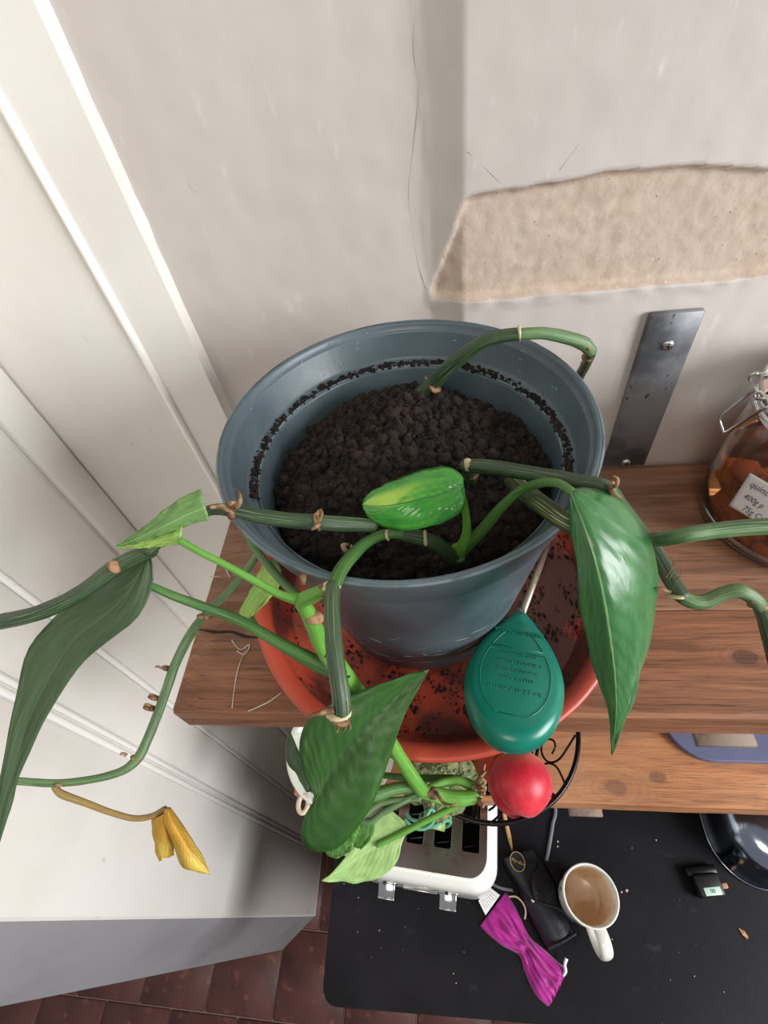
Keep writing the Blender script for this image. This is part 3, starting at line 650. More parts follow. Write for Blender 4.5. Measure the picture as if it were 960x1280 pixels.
# ---- leaves
def resample(pts, n):
    P = [Vector(p) for p in pts]
    if len(P) > 2: P, _ = catmull(P, [1]*len(P), 8)
    L = [0]
    for i in range(1, len(P)): L.append(L[-1] + (P[i]-P[i-1]).length)
    out = []; j = 0
    for k in range(n):
        d = L[-1]*k/(n-1)
        while j < len(L)-2 and L[j+1] < d: j += 1
        tt = (d - L[j])/max(1e-9, L[j+1]-L[j]); out.append(P[j].lerp(P[j+1], min(1, tt)))
    return out
def leaf(mat, Lp, Mp, Rp, puff=.10, label=None, wave=.0012, N=30, K=7, name='leaf', parent=None):
    l, m, r = (resample(P3(q), N) for q in (Lp, Mp, Rp)); seed = rr.random()*40
    vs = []; uvs = []
    for i in range(N):
        tm = m[min(i+1, N-1)] - m[max(i-1, 0)]; ac = r[i] - l[i]
        nn = tm.cross(ac)
        if nn.length < 1e-9: nn = CAM - m[i]
        nn.normalize()
        if nn.dot(CAM - m[i]) < 0: nn = -nn
        for k in range(-K, K+1):
            s = abs(k)/K; e = l[i] if k < 0 else r[i]; p = m[i].lerp(e, s); wd = (e - m[i]).length
            p = p + nn*(puff*wd*4*s*(1-s)) + nn*wave*s*noise.noise(Vector((i*.35, k*.5, seed)))*2
            vs.append(p); uvs.append((.5 + .5*k/K, i/(N-1)))
    W = 2*K+1; fs = [(i*W+k, i*W+k+1, (i+1)*W+k+1, (i+1)*W+k) for i in range(N-1) for k in range(W-1)]
    mb = MB().add(vs, fs, uvs); o = mb.build(name, LM[mat], parent or pl)
    so_ = o.modifiers.new('thickness', 'SOLIDIFY'); so_.thickness = .0006; so_.offset = 0
    if label: o['label'] = label
    return o
# big glossy leaf drooping over the shelf edge
leaf('big', [(712,612,-.178),(713,650,-.186),(718,690,-.196),(722,735,-.210),(731,790,-.235),(746,845,-.265),(761,895,-.298),(764,942,-.328)],
     [(712,612,-.176),(727,650,-.182),(742,695,-.19),(754,745,-.204),(763,800,-.228),(769,850,-.26),(770,895,-.294),(765,942,-.328)],
     [(712,612,-.178),(740,609,-.180),(772,622,-.188),(800,650,-.197),(817,690,-.209),(820,740,-.225),(813,800,-.25),(797,860,-.28),(778,912,-.308),(765,943,-.329)], .07, 'large glossy green leaf with a pointed tip')
# large dark leaf in front of the saucer
leaf('front', [(395,998,-.335),(383,975,-.33),(375,945,-.322),(377,915,-.312),(392,893,-.304),(430,873,-.298),(482,852,-.292),(536,837,-.292)],
     [(395,998,-.335),(420,958,-.326),(455,912,-.312),(492,872,-.302),(536,837,-.292)],
     [(395,998,-.335),(383,1015,-.342),(376,1040,-.35),(382,1061,-.356),(404,1063,-.357),(428,1054,-.354),(450,1030,-.346),(470,995,-.336),(488,945,-.322),(505,895,-.308),(536,837,-.292)], .06, 'broad dark green leaf seen from above')
leaf('second', [(412,1000,-.368),(404,1030,-.374),(404,1058,-.379),(412,1072,-.382),(425,1071,-.382)], [(430,1000,-.368),(430,1035,-.374),(425,1071,-.382)], [(445,1000,-.368),(452,1020,-.372),(446,1045,-.377),(438,1063,-.38),(425,1071,-.382)], .05, 'small bright green leaf tucked behind the broad leaf')
# shiny young leaf above the soil
leaf('new', [(579,606,-.214),(577,594,-.213),(566,585,-.212),(548,584,-.211),(520,590,-.211),(488,602,-.212),(464,616,-.214),(454,629,-.217)],
     [(579,606,-.214),(550,618,-.210),(515,627,-.208),(480,633,-.211),(454,631,-.217)],
     [(579,606,-.214),(582,624,-.216),(576,640,-.218),(556,652,-.219),(528,661,-.220),(498,663,-.221),(472,655,-.220),(457,643,-.218),(454,632,-.217)], .14, 'small shiny young leaf with yellow green blotches')
# long dark leaf seen from behind at the frame's edge
leaf('back', [(187,690,-.203),(150,706,-.208),(105,738,-.218),(65,775,-.228),(35,815,-.239),(20,870,-.254),(8,930,-.272),(-4,1000,-.296),(-8,1075,-.32)],
     [(187,690,-.203),(165,735,-.212),(128,772,-.224),(92,800,-.235),(60,850,-.25),(36,900,-.266),(15,965,-.286),(2,1020,-.303),(-8,1075,-.32)],
     [(187,690,-.203),(191,712,-.207),(188,740,-.214),(172,772,-.223),(140,798,-.232),(104,828,-.243),(76,868,-.255),(50,912,-.269),(26,965,-.287),(8,1025,-.305),(-8,1075,-.32)], .05, 'long dull dark green leaf hanging from the thick stem')
# folded leaf left of the pot
leaf('left', [(262,650,-.186),(240,655,-.187),(205,668,-.188),(175,677,-.189),(145,683,-.190)], [(257,634,-.181),(235,643,-.182),(205,658,-.184),(175,672,-.187),(145,683,-.190)], [(251,611,-.176),(235,618,-.177),(210,634,-.180),(178,660,-.185),(145,683,-.190)], .05, 'olive green upper half of a folded leaf')
leaf('lime', [(230,653,-.187),(205,665,-.189),(178,676,-.19),(146,684,-.191)], [(227,668,-.188),(205,675,-.189),(178,681,-.19),(146,684,-.191)], [(224,680,-.190),(205,683,-.191),(178,685,-.191),(146,685,-.191)], .05, 'lime green underside of a folded leaf')
# pale leaf between pot and shelf end
leaf('lime', [(345,698,-.272),(330,705,-.276),(318,730,-.282),(302,757,-.289),(300,767,-.291),(312,772,-.292)], [(348,705,-.272),(335,728,-.279),(320,755,-.287),(312,772,-.292)], [(352,712,-.273),(352,727,-.277),(340,745,-.282),(325,762,-.288),(312,772,-.292)], .06, 'pale green young leaf tucked beside the saucer')
# pale leaf seen from below over the toaster
leaf('light', [(512,1034,-.433),(500,1022,-.430),(480,1010,-.428),(458,1035,-.428),(440,1062,-.43),(418,1088,-.434),(402,1101,-.436)],
     [(512,1034,-.433),(485,1050,-.434),(460,1064,-.436),(430,1084,-.438),(402,1101,-.436)],
     [(512,1034,-.433),(502,1055,-.437),(497,1075,-.441),(482,1092,-.444),(455,1102,-.446),(425,1103,-.442),(402,1101,-.436)], .05, 'pale green leaf showing its underside above the toaster')
leaf('second', [(447,1024,-.417),(440,1040,-.421),(440,1056,-.426)], [(455,1026,-.416),(452,1044,-.421),(446,1060,-.426)], [(470,1020,-.416),(466,1044,-.421),(452,1061,-.426)], .05, N=14)
leaf('back', [(361,914,-.34),(357,935,-.346),(359,952,-.352),(372,972,-.36),(382,990,-.366)], [(362,914,-.34),(366,938,-.346),(372,956,-.352),(378,974,-.36),(384,990,-.366)], [(362,914,-.34),(372,936,-.345),(382,952,-.35),(390,970,-.358),(390,990,-.366)], .05, N=16)
# shrivelled yellow leaf
leaf('yellow', [(189,1022,-.402),(191,1040,-.408),(194,1058,-.414),(199,1077,-.42)], [(205,1018,-.392),(207,1036,-.398),(208,1054,-.406),(205,1072,-.416)], [(211,1011,-.397),(214,1028,-.404),(216,1046,-.410),(218,1068,-.417)], .12, 'shrivelled yellow leaf', N=16)
leaf('yellow', [(206,1012,-.396),(205,1030,-.400),(216,1052,-.406),(228,1083,-.416),(262,1092,-.424)], [(209,1011,-.388),(218,1030,-.391),(230,1052,-.398),(245,1075,-.408),(262,1092,-.424)], [(212,1009,-.397),(226,1028,-.402),(240,1050,-.410),(254,1073,-.418),(262,1093,-.424)], .22, 'shrivelled yellow leaf', N=20)

# ================================================================ MOISTURE METER
me_e = empty('moisture_meter', at(633,855,-.395), 'teal green drop shaped soil moisture meter lying on the saucer rim', 'garden tool')
axis0 = at(650,768,-.397); axis1 = at(634,937,-.374)
X = (axis0 - axis1); Lm = X.length; X.normalize()
Fm = frame(axis1, X, (0, 0, 1)); half = [(-.0005,.0),(.012,.019),(.03,.030),(.05,.036),(.30,.0361)]
def drop_w(t):       # half width along the drop (0 blunt end .. 1 pointed end)
    if t < .42: return .0362*math.sqrt(max(0, 1 - ((.42-t)/.42)**2.1))
    q = (t-.42)/.58; return .0362*(1 - q**1.75)*(1-.0) + .0028*q
rings = []
for off, hz in ((.86, -.0125), (.97, -.010), (1.0, -.004), (1.0, .002), (.985, .0055), (.94, .0085), (.87, .0105), (.80, .0115)):
    ring = []
    for k in range(64):
        s = k/64; t = (1 - math.cos(2*PI*s))/2; sgn = 1 if s < .5 else -1
        x = (t-.5)*Lm; y = sgn*drop_w(t); c_ = Vector((-.03*Lm, 0)); q = c_ + (Vector((x, y)) - c_)*off
        ring.append(Fm @ Vector((q.x + .5*Lm, q.y, hz)))
    rings.append(ring)
mb = MB().loft(rings); body = mb.build('meter_body', MT['teal'], me_e)
# raised frames and lettering on its back
def dropline(off, t0, t1, n=24):
    out = []
    for sgn in (1, -1):
        for k in range(n+1):
            t = t0 + (t1-t0)*(k/n if sgn > 0 else 1-k/n); c_ = Vector((-.03*Lm, 0)); q = c_ + (Vector(((t-.5)*Lm, sgn*drop_w(t))) - c_)*off; out.append(Fm @ Vector((q.x+.5*Lm, q.y, .0117)))
    return out
mb = MB()
for t0, t1 in ((.03, .665), (.705, .90)):
    P = dropline(.70, t0, t1); mb.tube(P + [P[0]], .00035, n=6, sub=1)
mb.build('raised_outline', MT['teal'], body)
mb = MB()
TF = Fm @ Matrix.Rotation(-PI/2, 4, 'Z')
vs, fs = text_mesh('MADE IN CHINA', .0052, .0003)
mb.add([Fm @ Matrix.Translation((.765*Lm, 0, .0119)) @ Matrix.Rotation(PI/2, 4, 'Z') @ v for v in vs], fs, smooth=False)
rl_ = random.Random(21)                   # the other lines are worn past reading: low broken strokes only
for xx, hw, hh in ((.585, .014, .0016), (.525, .018, .0016), (.465, .015, .0016), (.405, .013, .0016), (.33, .019, .0022)):
    y = -hw
    while y < hw:
        wd = rl_.uniform(.0006, .0016); a = Fm @ Vector((xx*Lm - hh*rl_.uniform(.3, 1), y, .0118)); b = Fm @ Vector((xx*Lm + hh*rl_.uniform(.3, 1), y + wd*rl_.uniform(-.5, .8), .0118))
        mb.tube([a, b], .00028, n=5, sub=1); y += wd + .0009 + (.0016 if rl_.random() < .2 else 0)
mb.build('embossed_lettering', MT['teal'], body)
mb = MB(); mb.tube([axis0 - X*.006, at(672,715,-.415), at(684,682,-.428)], .0031, n=12, sub=1); mb.tube([axis0 - X*.006, axis0 + X*.004], .0042, n=12, sub=1)
mb.build('probe', MT['probe'], me_e)

# ================================================================ SWING TOP JAR
JC = Vector((.335, .3345, US)); jar = empty('swing_top_jar', JC, 'swing top glass jar of amber fruit cubes on the upper shelf', 'jar')
gl = NT('clear_glass'); MT['glass'] = gl.done((1, 1, 1, 1), .02, **{'Transmission Weight': 1.0, 'IOR': 1.45})
lq = NT('amber_syrup'); MT['syrup'] = lq.done(srgb(226,156,92), .03, **{'Transmission Weight': 1.0, 'IOR': 1.33})
JO = [(.068,.002),(.0745,.006),(.0770,.014),(.0785,.038),(.0775,.056),(.0768,.073),(.0760,.100),(.0740,.126),(.0728,.132)]
jp = [(0,.002)] + JO + [(.0726,.137),(.0748,.139),(.0748,.146),(.0720,.1475),(.0700,.145),(.0700,.132),(.0712,.126),(.0732,.100),(.0742,.073),(.0750,.056),(.0755,.038),(.0735,.016),(.0700,.0095),(.064,.0065),(0,.0065)]
MB().lathe(jp, JC, 64).build('glass_body', MT['glass'], jar)
MB().lathe([(0,.0072),(.0635,.0072),(.0695,.0102),(.0728,.0165),(.0748,.038),(.0743,.056),(.0738,.068),(.0734,.084),(0,.084)], JC, 48).build('syrup', MT['syrup'], jar)
MB().lathe([(0,.163),(.040,.162),(.060,.158),(.071,.1535),(.0748,.1515),(.0748,.1500),(0,.1500)][::-1], JC, 48).build('glass_lid', MT['glass'], jar)
MB().lathe([(.0690,.1477),(.0765,.1477),(.0765,.1498),(.0690,.1498),(.0690,.1477)], JC, 48).build('rubber_seal', simple('pale_seal', srgb(186,174,160), .6), jar)
def wire(pts, r=.0014, name='wire_bail', sub=5):
    mb = MB(); mb.tube(pts, r, n=8, sub=sub); return mb.build(name, MT['chrome'], jar)
def beside(u, v, f=1.0):                 # point on the ray where it passes closest to the jar's axis
    d = ray(u, v); h = Vector((d.x, d.y)); t = h.dot(Vector((JC.x, JC.y)))/h.dot(h); return CAM + d*(t*f)
def on_jar(u, v, push=.0006):
    d = ray(u, v).normalized(); t = .25
    for _ in range(2500):
        p = CAM + d*t; z = p.z - US
        if 0 < z < .150:
            rj = np.interp(z, [q[1] for q in JO] + [.138, .150], [q[0] for q in JO] + [.0748, .0765]) + push
            if math.hypot(p.x-JC.x, p.y-JC.y) <= rj: return p
        t += .0003
    return beside(u, v)
wire([JC + Vector((.0742*math.cos(a), .0742*math.sin(a), .1335)) for a in np.linspace(0, 2*PI, 49)], .0014, 'neck_wire', 1)
wire([on_jar(946,488,.003), beside(938,491,.975), beside(922,503,.975), beside(903,518,.97), beside(899.5,525,.968), beside(902,534,.964), beside(905.5,541,.960), beside(920,533,.950), on_jar(940,520,.004), on_jar(957,510,.003), on_jar(972,507,.003)], .0015)
wire([on_jar(962,506,.003), on_jar(956,495,.004), on_jar(950,490,.004), on_jar(944,493,.004), on_jar(946,498,.003), on_jar(955,498,.003), on_jar(964,491,.003)], .0016, 'bail_coil')
wire([on_jar(946,487,.003), beside(938,478,.98), beside(938,470,.98), beside(946,467,.98), on_jar(958,469,.004), on_jar(975,472,.004)], .0016)
# paper label with handwriting, wrapped on the glass
lab = MB(); A = Vector((911.5, 632)); B = Vector((938, 591)); Dn = Vector((37, 21))*1.0
NU = NV = 14; vs = []
for i in range(NU+1):
    for j in range(NV+1):
        q = A + (B-A)*(i/NU) + Vector((58, 34))*(j/NV); vs.append(on_jar(q.x, q.y))
lab.add(vs, [(i*(NV+1)+j, i*(NV+1)+j+1, (i+1)*(NV+1)+j+1, (i+1)*(NV+1)+j) for i in range(NU) for j in range(NV)])
lb = lab.build('paper_label', MT['paper'], jar); sm_ = lb.modifiers.new('thickness', 'SOLIDIFY'); sm_.thickness = .0003; sm_.offset = 1
ink = MB(); ex = Vector((.862, .507)); ey = Vector((.543, -.84))
for txt, (cx, cy), sz in (('quince', (937.5, 604), 12.5), ('400g p', (929.5, 619), 10.5), ('75g Cu', (928.0, 634), 10.5)):
    vs, fs = text_mesh(txt, 1.0, 0.0, .3, 'LEFT')
    ink.add([on_jar(cx + ex.x*v.x*sz + ey.x*v.y*sz, cy + ex.y*v.x*sz + ey.y*v.y*sz, .0013) for v in vs], fs, smooth=False)
ink.build('handwriting', MT['ink'], lb)
# fruit cubes in the syrup
cubm = []
for i in range(3):
    mb = MB(); r_ = random.Random(i+40); mb.rbox((0,0,0), (.021+.004*i, .018, .014+.002*i), .0025, seg=2)
    mb.v = [tuple(Vector(v)*(1 + .12*noise.noise(Vector(v)*60 + Vector((i*9,0,0))))) for v in mb.v]
    o = mb.build('fruit_cube', simple('amber_fruit%d' % i, (srgb(226,150,84), srgb(206,124,64), srgb(232,170,108))[i], .35, layers=[(60, srgb(160,92,48), .5, .7, (1,1,1))], **{'Subsurface Weight': .25, 'Subsurface Radius': (.01,.005,.002)})); cubm.append(o.data); bpy.data.objects.remove(o)
placed = []
for lay in range(4):
    z = US + .0185 + lay*.0178; R_ = (.0575, .060, .0605, .060)[lay]
    for ring_r, cnt in ((R_, 14), (R_-.027, 7), (.0, 1)):
        if ring_r < .01: continue
        for k in range(cnt):
            a = 2*PI*(k + .37*lay)/cnt
            if math.sin(a - .4) > .55: continue
            cp = M.transposed() @ (Vector((JC.x + ring_r*math.cos(a), JC.y + ring_r*math.sin(a), z)) - CAM)
            if 480 + FPX*cp.x/cp.z > 1075: continue
            o = bpy.data.objects.new('fruit_cube', cubm[(k+lay) % 3]); col.objects.link(o)
            o.location = (JC.x + ring_r*math.cos(a), JC.y + ring_r*math.sin(a), z + rr.uniform(-.001, .001)); o.rotation_euler = (rr.uniform(-.35,.35), rr.uniform(-.35,.35), a + PI/2 + rr.uniform(-.25,.25))
            tag(o, 'amber cube of preserved fruit inside the swing top glass jar', 'fruit', 'fruit cubes in the jar')

# ================================================================ WIRE BASKET, FRUIT, BROCCOLI
BC = Vector((.044, .2205, 0)); ZK = 2 - .735; RK = .1225
bk = empty('wire_fruit_basket', (BC.x, BC.y, LS), 'black scrolled wire fruit basket on the lower shelf', 'basket')
def bt(name, pts, r, sub=4, n=8):
    mb = MB(); mb.tube(pts, r, n=n, sub=sub); return mb.build(name, MT['black'], bk)
circ = lambda R_, z: [Vector((BC.x + R_*math.cos(a), BC.y + R_*math.sin(a), z)) for a in np.linspace(0, 2*PI, 65)]
bt('top_ring', circ(RK, ZK), .0032, 1); bt('base_ring', circ(.078, LS+.012), .0025, 1)
mb = MB()
for k in range(9):
    x = -.068 + .017*k; h = math.sqrt(max(0, .078**2 - x*x)); mb.tube([(BC.x+x, BC.y-h, LS+.012), (BC.x+x, BC.y+h, LS+.012)], .0015, n=6, sub=1)
mb.build('base_wires', MT['black'], bk)['kind'] = 'stuff'
for a in (.7, 2.27, 3.84, 5.41):
    mb = MB(); mb.lathe([(0,0),(.006,0),(.007,.004),(.005,.010),(0,.011)], (BC.x+.072*math.cos(a), BC.y+.072*math.sin(a), LS), 14); mb.build('foot', MT['black'], bk)
def wallpt(a, h):                       # on the flared side: h 0 base .. 1 top
    R_ = .079 + (RK-.081)*h; return Vector((BC.x + R_*math.cos(a), BC.y + R_*math.sin(a), LS+.012 + (ZK-LS-.012)*h))
def on_basket(u, v):
    d = ray(u, v).normalized(); t = .3; was = False
    while t < 1.6:
        p = CAM + d*t; h = (p.z - LS - .012)/(ZK - LS - .012); q = Vector((p.x-BC.x, p.y-BC.y)).length; R_ = .079 + (RK-.081)*h
        if q < R_: was = True
        elif was: return p
        t += .0005
    return p
def spin(P, a): return [Vector((BC.x, BC.y, 0)) + Matrix.Rotation(a, 3, 'Z') @ (p - Vector((BC.x, BC.y, 0))) for p in P]
S1 = [on_basket(*q) for q in ((690,942),(694,934),(692,926),(684,924),(678,930),(677,940),(682,950),(690,953),(700,948),(711,932),(719,919))]
S2 = [on_basket(*q) for q in ((678,957),(685,954),(695,958),(703,972),(707,983))]
S3 = [on_basket(*q) for q in ((681,962),(685,968),(687,975))]
UP = [on_basket(674,916), on_basket(673,952)]; aU = math.atan2(UP[0].y-BC.y, UP[0].x-BC.x)
for k in range(7):
    a = 2*PI*k/7
    bt('upright', [wallpt(aU + a, 0), wallpt(aU + a, 1)], .0034, 1)
    bt('scroll', spin(S1, a), .0015, 4, 7); bt('scroll', spin(S2, a), .0015, 4, 7); bt('scroll', spin(S3, a), .0015, 4, 7)
def peach(name, label, c, r, mat, rot):
    mb = MB(); n1, n2 = 28, 48; vs = []; fs = []
    for i in range(n1+1):
        ph = PI*i/n1
        for k in range(n2):
            th = 2*PI*k/n2; q = r*(1 - .13*math.exp(-((th-PI)**2)/.035)*math.sin(ph)**.8 - .22*math.exp(-(ph/.35)**2) + .04*math.exp(-((ph-PI)/.22)**2))
            vs.append(Vector((q*math.sin(ph)*math.cos(th), q*math.sin(ph)*math.sin(th), q*.97*math.cos(ph))))
    for i in range(n1):
        for k in range(n2): a = i*n2+k; b = i*n2+(k+1) % n2; fs.append((a, a+n2, b+n2, b))
    e = empty(name, c, label, 'fruit', 'fruit in the wire basket')
    mb.add([rot @ v + Vector(c) for v in vs], fs); mb.build('skin', mat, e)
    st = MB(); st.tube([Vector(c) + rot @ Vector((0,0,r*.70)), Vector(c) + rot @ Vector((.001,0,r*.86))], .0018, n=7, sub=1); st.build('stem', MT['dry'], e)
from mathutils import Euler
pc = at(650,980,-.738)
peach('peach', 'bright red peach at the front of the wire basket', pc, .0405, MT['peach'], Euler((1.9, .3, .9)).to_matrix())
peach('peach', 'orange red peach half hidden under the moisture meter', at(622,950,-.768), .033, MT['peach2'], Euler((1.2, -.8, .3)).to_matrix())
# broccoli
bcn = at(552,985,-.715); br = empty('broccoli', bcn, 'green broccoli head held by a rubber band in the wire basket', 'vegetable')
mb = MB(); rb = random.Random(5)
mb2 = MB()
def bumpy(mb, c, r, n=2, amp=.16, f=60, sq=1):
    bm = bmesh.new(); bmesh.ops.create_icosphere(bm, subdivisions=n, radius=r); bm.verts.index_update()
    vs = [Vector(c) + Vector((v.co.x, v.co.y, v.co.z*sq))*(1 + amp*noise.noise(v.co*f + Vector(c)*40)) for v in bm.verts]; fs = [[v.index for v in f_.verts] for f_ in bm.faces]; bm.free(); mb.add(vs, fs)
for k in range(16):
    a = k*2.4; q = math.sqrt(k/16); c = bcn + Vector((.040*q*math.cos(a), .033*q*math.sin(a) + .010, .014*(1-q*q)))
    fl_ = MB(); bumpy(fl_, c, .0165, 3, .12, 120)
    for j in range(26):
        d = Vector((rb.gauss(0,1), rb.gauss(0,1), abs(rb.gauss(0,1)))).normalized(); bumpy(fl_, c + d*.0158, .0030, 1, .3, 200)
    fl_.build('floret', MT['broc'], br)
mb = MB(); mb.tube([bcn + Vector((.0,.012,-.006)), bcn + Vector((-.006,-.012,-.016)), bcn + Vector((-.012,-.042,-.020))], [.019,.016,.0145], n=18, lump=.15); mb.build('stalk', MT['brocstalk'], br)
for dx in (-.014, .012):
    mb = MB(); mb.tube([bcn + Vector((dx*.5,-.018,-.006)), bcn + Vector((dx*1.6,-.006,-.0)), bcn + Vector((dx*2.4,.014,.008))], [.006,.007,.008], n=10, lump=.15); mb.build('branch', MT['brocstalk'], br)
for off, tw in ((0, .0), (.006, .5)):
    mb = MB(); cc = bcn + Vector((-.009,-.030-off,-.0185))
    mb.tube([cc + Vector((.0185*math.cos(a), .004*math.sin(2*a+tw) - .003*math.sin(a), .0185*math.sin(a))) for a in np.linspace(0, 2*PI, 25)], .0022, n=8, sub=2); mb.build('rubber_band', MT['rubber'], br)
mb = MB(); mb.tube(P3([(508,1016,-.70),(514,1024,-.695),(524,1026,-.692),(533,1020,-.69),(538,1012,-.692),(543,1016,-.695),(541,1028,-.70),(530,1036,-.702),(516,1034,-.702),(506,1024,-.702)]), .0022, n=8); mb.build('rubber_band', MT['rubber'], br)

# ---- cream enamel bowl at the lower shelf's end
bo = empty('enamel_bowl', (-.166, .192, LS), 'cream enamel bowl with small loop handle at the end of the lower shelf', 'bowl')
MB().lathe([(0,0),(.052,0),(.056,.002),(.074,.030),(.079,.034),(.0805,.0355),(.079,.037),(.073,.034),(.054,.006),(0,.005)], (-.166,.192,LS), 64).build('bowl_shell', MT['creamgreen'], bo)
MB().lathe([(.0790,.0340),(.0815,.0355),(.0790,.0372),(.0775,.0355),(.0790,.0340)], (-.166,.192,LS), 64).build('rolled_rim', MT['cream'], bo)
hc = at(379,1005,-.782); mb = MB(); mb.tube([hc + Vector((.0068*math.cos(a), .0110*math.sin(a), 0)) for a in np.linspace(0, 2*PI, 25)], .0034, n=10, sub=1); mb.build('loop_handle', simple('tan_cream_handle', srgb(214,198,172), .5), bo)

# ---- blue grey tray
tp = rrect(.305, .193, .72, .40, .055, 10); vs, fs = curve_mesh([tp], .004, .0015)
ty_ = MB().add([v + Vector((0,0,LS+.0057)) for v in vs], fs, smooth=False); tag(ty_.build('serving_tray', MT['tray']), 'flat blue grey tray with a rounded corner on the lower shelf', 'tray')

# ================================================================ TOASTER
TX0, TX1, TY0, TY1 = -.166, .0655, .040, .296; TZ = WT + .208
to = empty('toaster', ((TX0+TX1)/2, (TY0+TY1)/2, WT), 'white four slot toaster with steel top on the black worktop', 'toaster')
mb = MB(); rings = []
ox0, ox1, oy0, oy1 = TX0, TX1, TY0, TY1
for ins, z, r in ((.004, WT+.012, .030), (0, WT+.020, .034), (0, TZ-.024, .036), (.0025, TZ-.012, .036), (.008, TZ-.0035, .034), (.016, TZ, .030), (.0195, TZ, .028)):
    rings.append([(x, y, z) for x, y in rrect(TX0+ins, TY0+ins, TX1-ins, TY1-ins, r, 8)])
mb.loft(rings, caps=False)
shell = mb.build('shell', MT['cream'], to)
mb = MB(); mb.loft([[(x, y, z) for x, y in rrect(TX0+.0205, TY0+.0205, TX1-.0205, TY1-.0205, .027, 8)] for z in (TZ-.001, TZ-.105)], caps=True); mb.f = mb.f[:-2] + [mb.f[-1]]; mb.m = mb.m[:len(mb.f)]; mb.sm = mb.sm[:len(mb.f)]
mb.build('slot_well', MT['darkslot'], to)
holes = [rrect(x0, .088, x0+.0265, .255, .004, 3) for x0 in (-.1105, -.0695, -.0285, .0125)]
vs, fs = curve_mesh([rrect(TX0+.0165, TY0+.0170, TX1-.0165, TY1-.017, .028, 8)] + holes, .001, .0006)
MB().add([v + Vector((0,0,TZ+.0012)) for v in vs], fs, smooth=False).build('top_plate', MT['brushed'], to)
for hx in (-.1105, -.0695, -.0285, .0125):
    mb = MB()
    for k in range(5): mb.tube([(hx+.004, .095+.032*k, TZ-.012), (hx+.0225, .100+.032*k, TZ-.02)], .0008, n=5, sub=1)
    mb.build('guard_wires', MT['rawsteel'], to)['kind'] = 'stuff'
for u, v in ((494,1112), (571,1121)):
    p = at(u, v, -.96); lv = MB(); lv.rbox((p.x, TY0-.010, WT+.142), (.025, .022, .0025), .001, Matrix.Rotation(.35, 3, 'X')); lv.rbox((p.x, TY0-.021, WT+.130), (.025, .0025, .022), .001); lv.rbox((p.x, TY0-.001, WT+.145), (.028, .004, .018), .0015)
    lo_ = lv.build('lever', MT['chrome'], to); MB().rbox((p.x-.002, TY0-.0025, WT+.158), (.005, .004, .010), .001).build('lever_slot', MT['blackplastic'], lo_)
to.rotation_euler.z = -.095
MB().rbox((-.048, TY0-.002, WT+.128), (.052, .006, .004), .001).build('trim_bar', MT['chrome'], to)
for x in (TX0+.03, TX1-.03):
    for y in (TY0+.03, TY1-.03): MB().lathe([(0,0),(.010,0),(.011,.006),(.010,.0135),(0,.0135)], (x, y, WT), 16).build('foot', MT['blackplastic'], to)

# ================================================================ WORKTOP THINGS
# mug
MZ = WT; mrim = at(738.5,1119,-1.004); muc = Vector((mrim.x, mrim.y, WT))
mg = empty('coffee_mug', muc, 'used white mug with coffee stains beside the black glasses case', 'mug')
o = MB().lathe([(0,.003),(.028,.003),(.030,0),(.0325,.001),(.036,.010),(.0395,.050),(.0410,.090),(.0412,.0945),(.0400,.0962),(.0385,.0955)], muc, 56).build('mug_wall', MT['mugpattern'], mg)
MB().lathe([(.0399,.0915),(.0416,.0925),(.0414,.0955),(.0400,.0968),(.0384,.0957),(.0380,.0915)], muc, 56).build('rim', MT['ceramic'], mg)
MB().lathe([(.0385,.0955),(.0376,.085),(.0360,.045),(.0325,.012),(.026,.0075),(0,.007)], muc, 56).build('stained_interior', MT['coffee'], mg)
hd = Vector((.20,-1,0)).normalized(); sd = Vector((1,.20,0)).normalized()
hp = [muc + hd*r_ + Vector((0,0,z)) for r_, z in ((.038,.078),(.054,.084),(.068,.078),(.074,.060),(.068,.040),(.054,.028),(.037,.024))]
hp2, _ = catmull(hp, [1]*len(hp), 6); rings = []
for i, p in enumerate(hp2):
    tt = (hp2[min(i+1, len(hp2)-1)] - hp2[max(i-1, 0)]).normalized(); nrm = tt.cross(sd).normalized()
    rings.append([p + sd*.0095*math.cos(a) + nrm*.0045*math.sin(a) for a in np.linspace(0, 2*PI, 13)[:-1]])
MB().loft(rings).build('handle', MT['ceramic'], mg)
# glasses case
gc = empty('glasses_case', at(682,1125,-1.1), 'black leather glasses case with oval gold emblem on the worktop', 'case')
def slab(pairs, z0, hgt, n=12, bulge=1.0, endtaper=True, wr=0.0, sub=5, zoff=0.0):
    A_ = [at(*a, -1.1+z0) for a, b in pairs]; B_ = [at(*b, -1.1+z0) for a, b in pairs]
    A_, H_ = catmull(A_, list(hgt), sub); B_, _ = catmull(B_, list(hgt), sub); rings = []
    for i, (a, b) in enumerate(zip(A_, B_)):
        ring = []
        for k in range(n+1):
            s = k/n; p = a.lerp(b, s); h = H_[i]*math.sin(PI*s)**.55*bulge
            h += wr*noise.noise(Vector((s*(9 if n > 20 else 7), i*.09, 3)))*(H_[i]/.02)*math.sin(PI*s)
            ring.append(p + Vector((0,0,max(.0008, h))))
        for k in range(n-1, 0, -1): ring.append(a.lerp(b, k/n))
        rings.append(ring)
    return rings
pairs = [((628,1078),(664,1062)),((632,1090),(680,1078)),((645,1110),(694,1104)),((653,1130),(699,1125)),((663,1152),(709,1146)),((675,1176),(717,1163)),((683,1187),(720,1168))]
body = MB().loft(slab(pairs, .001, [.008,.017,.023,.026,.027,.025,.022])).build('case_body', MT['leather'], gc)
fp = [((627,1074),(668,1060)),((634,1088),(673,1078)),((645,1104),(667,1098)),((655,1120),(668,1116)),((662,1129),(670,1126))]
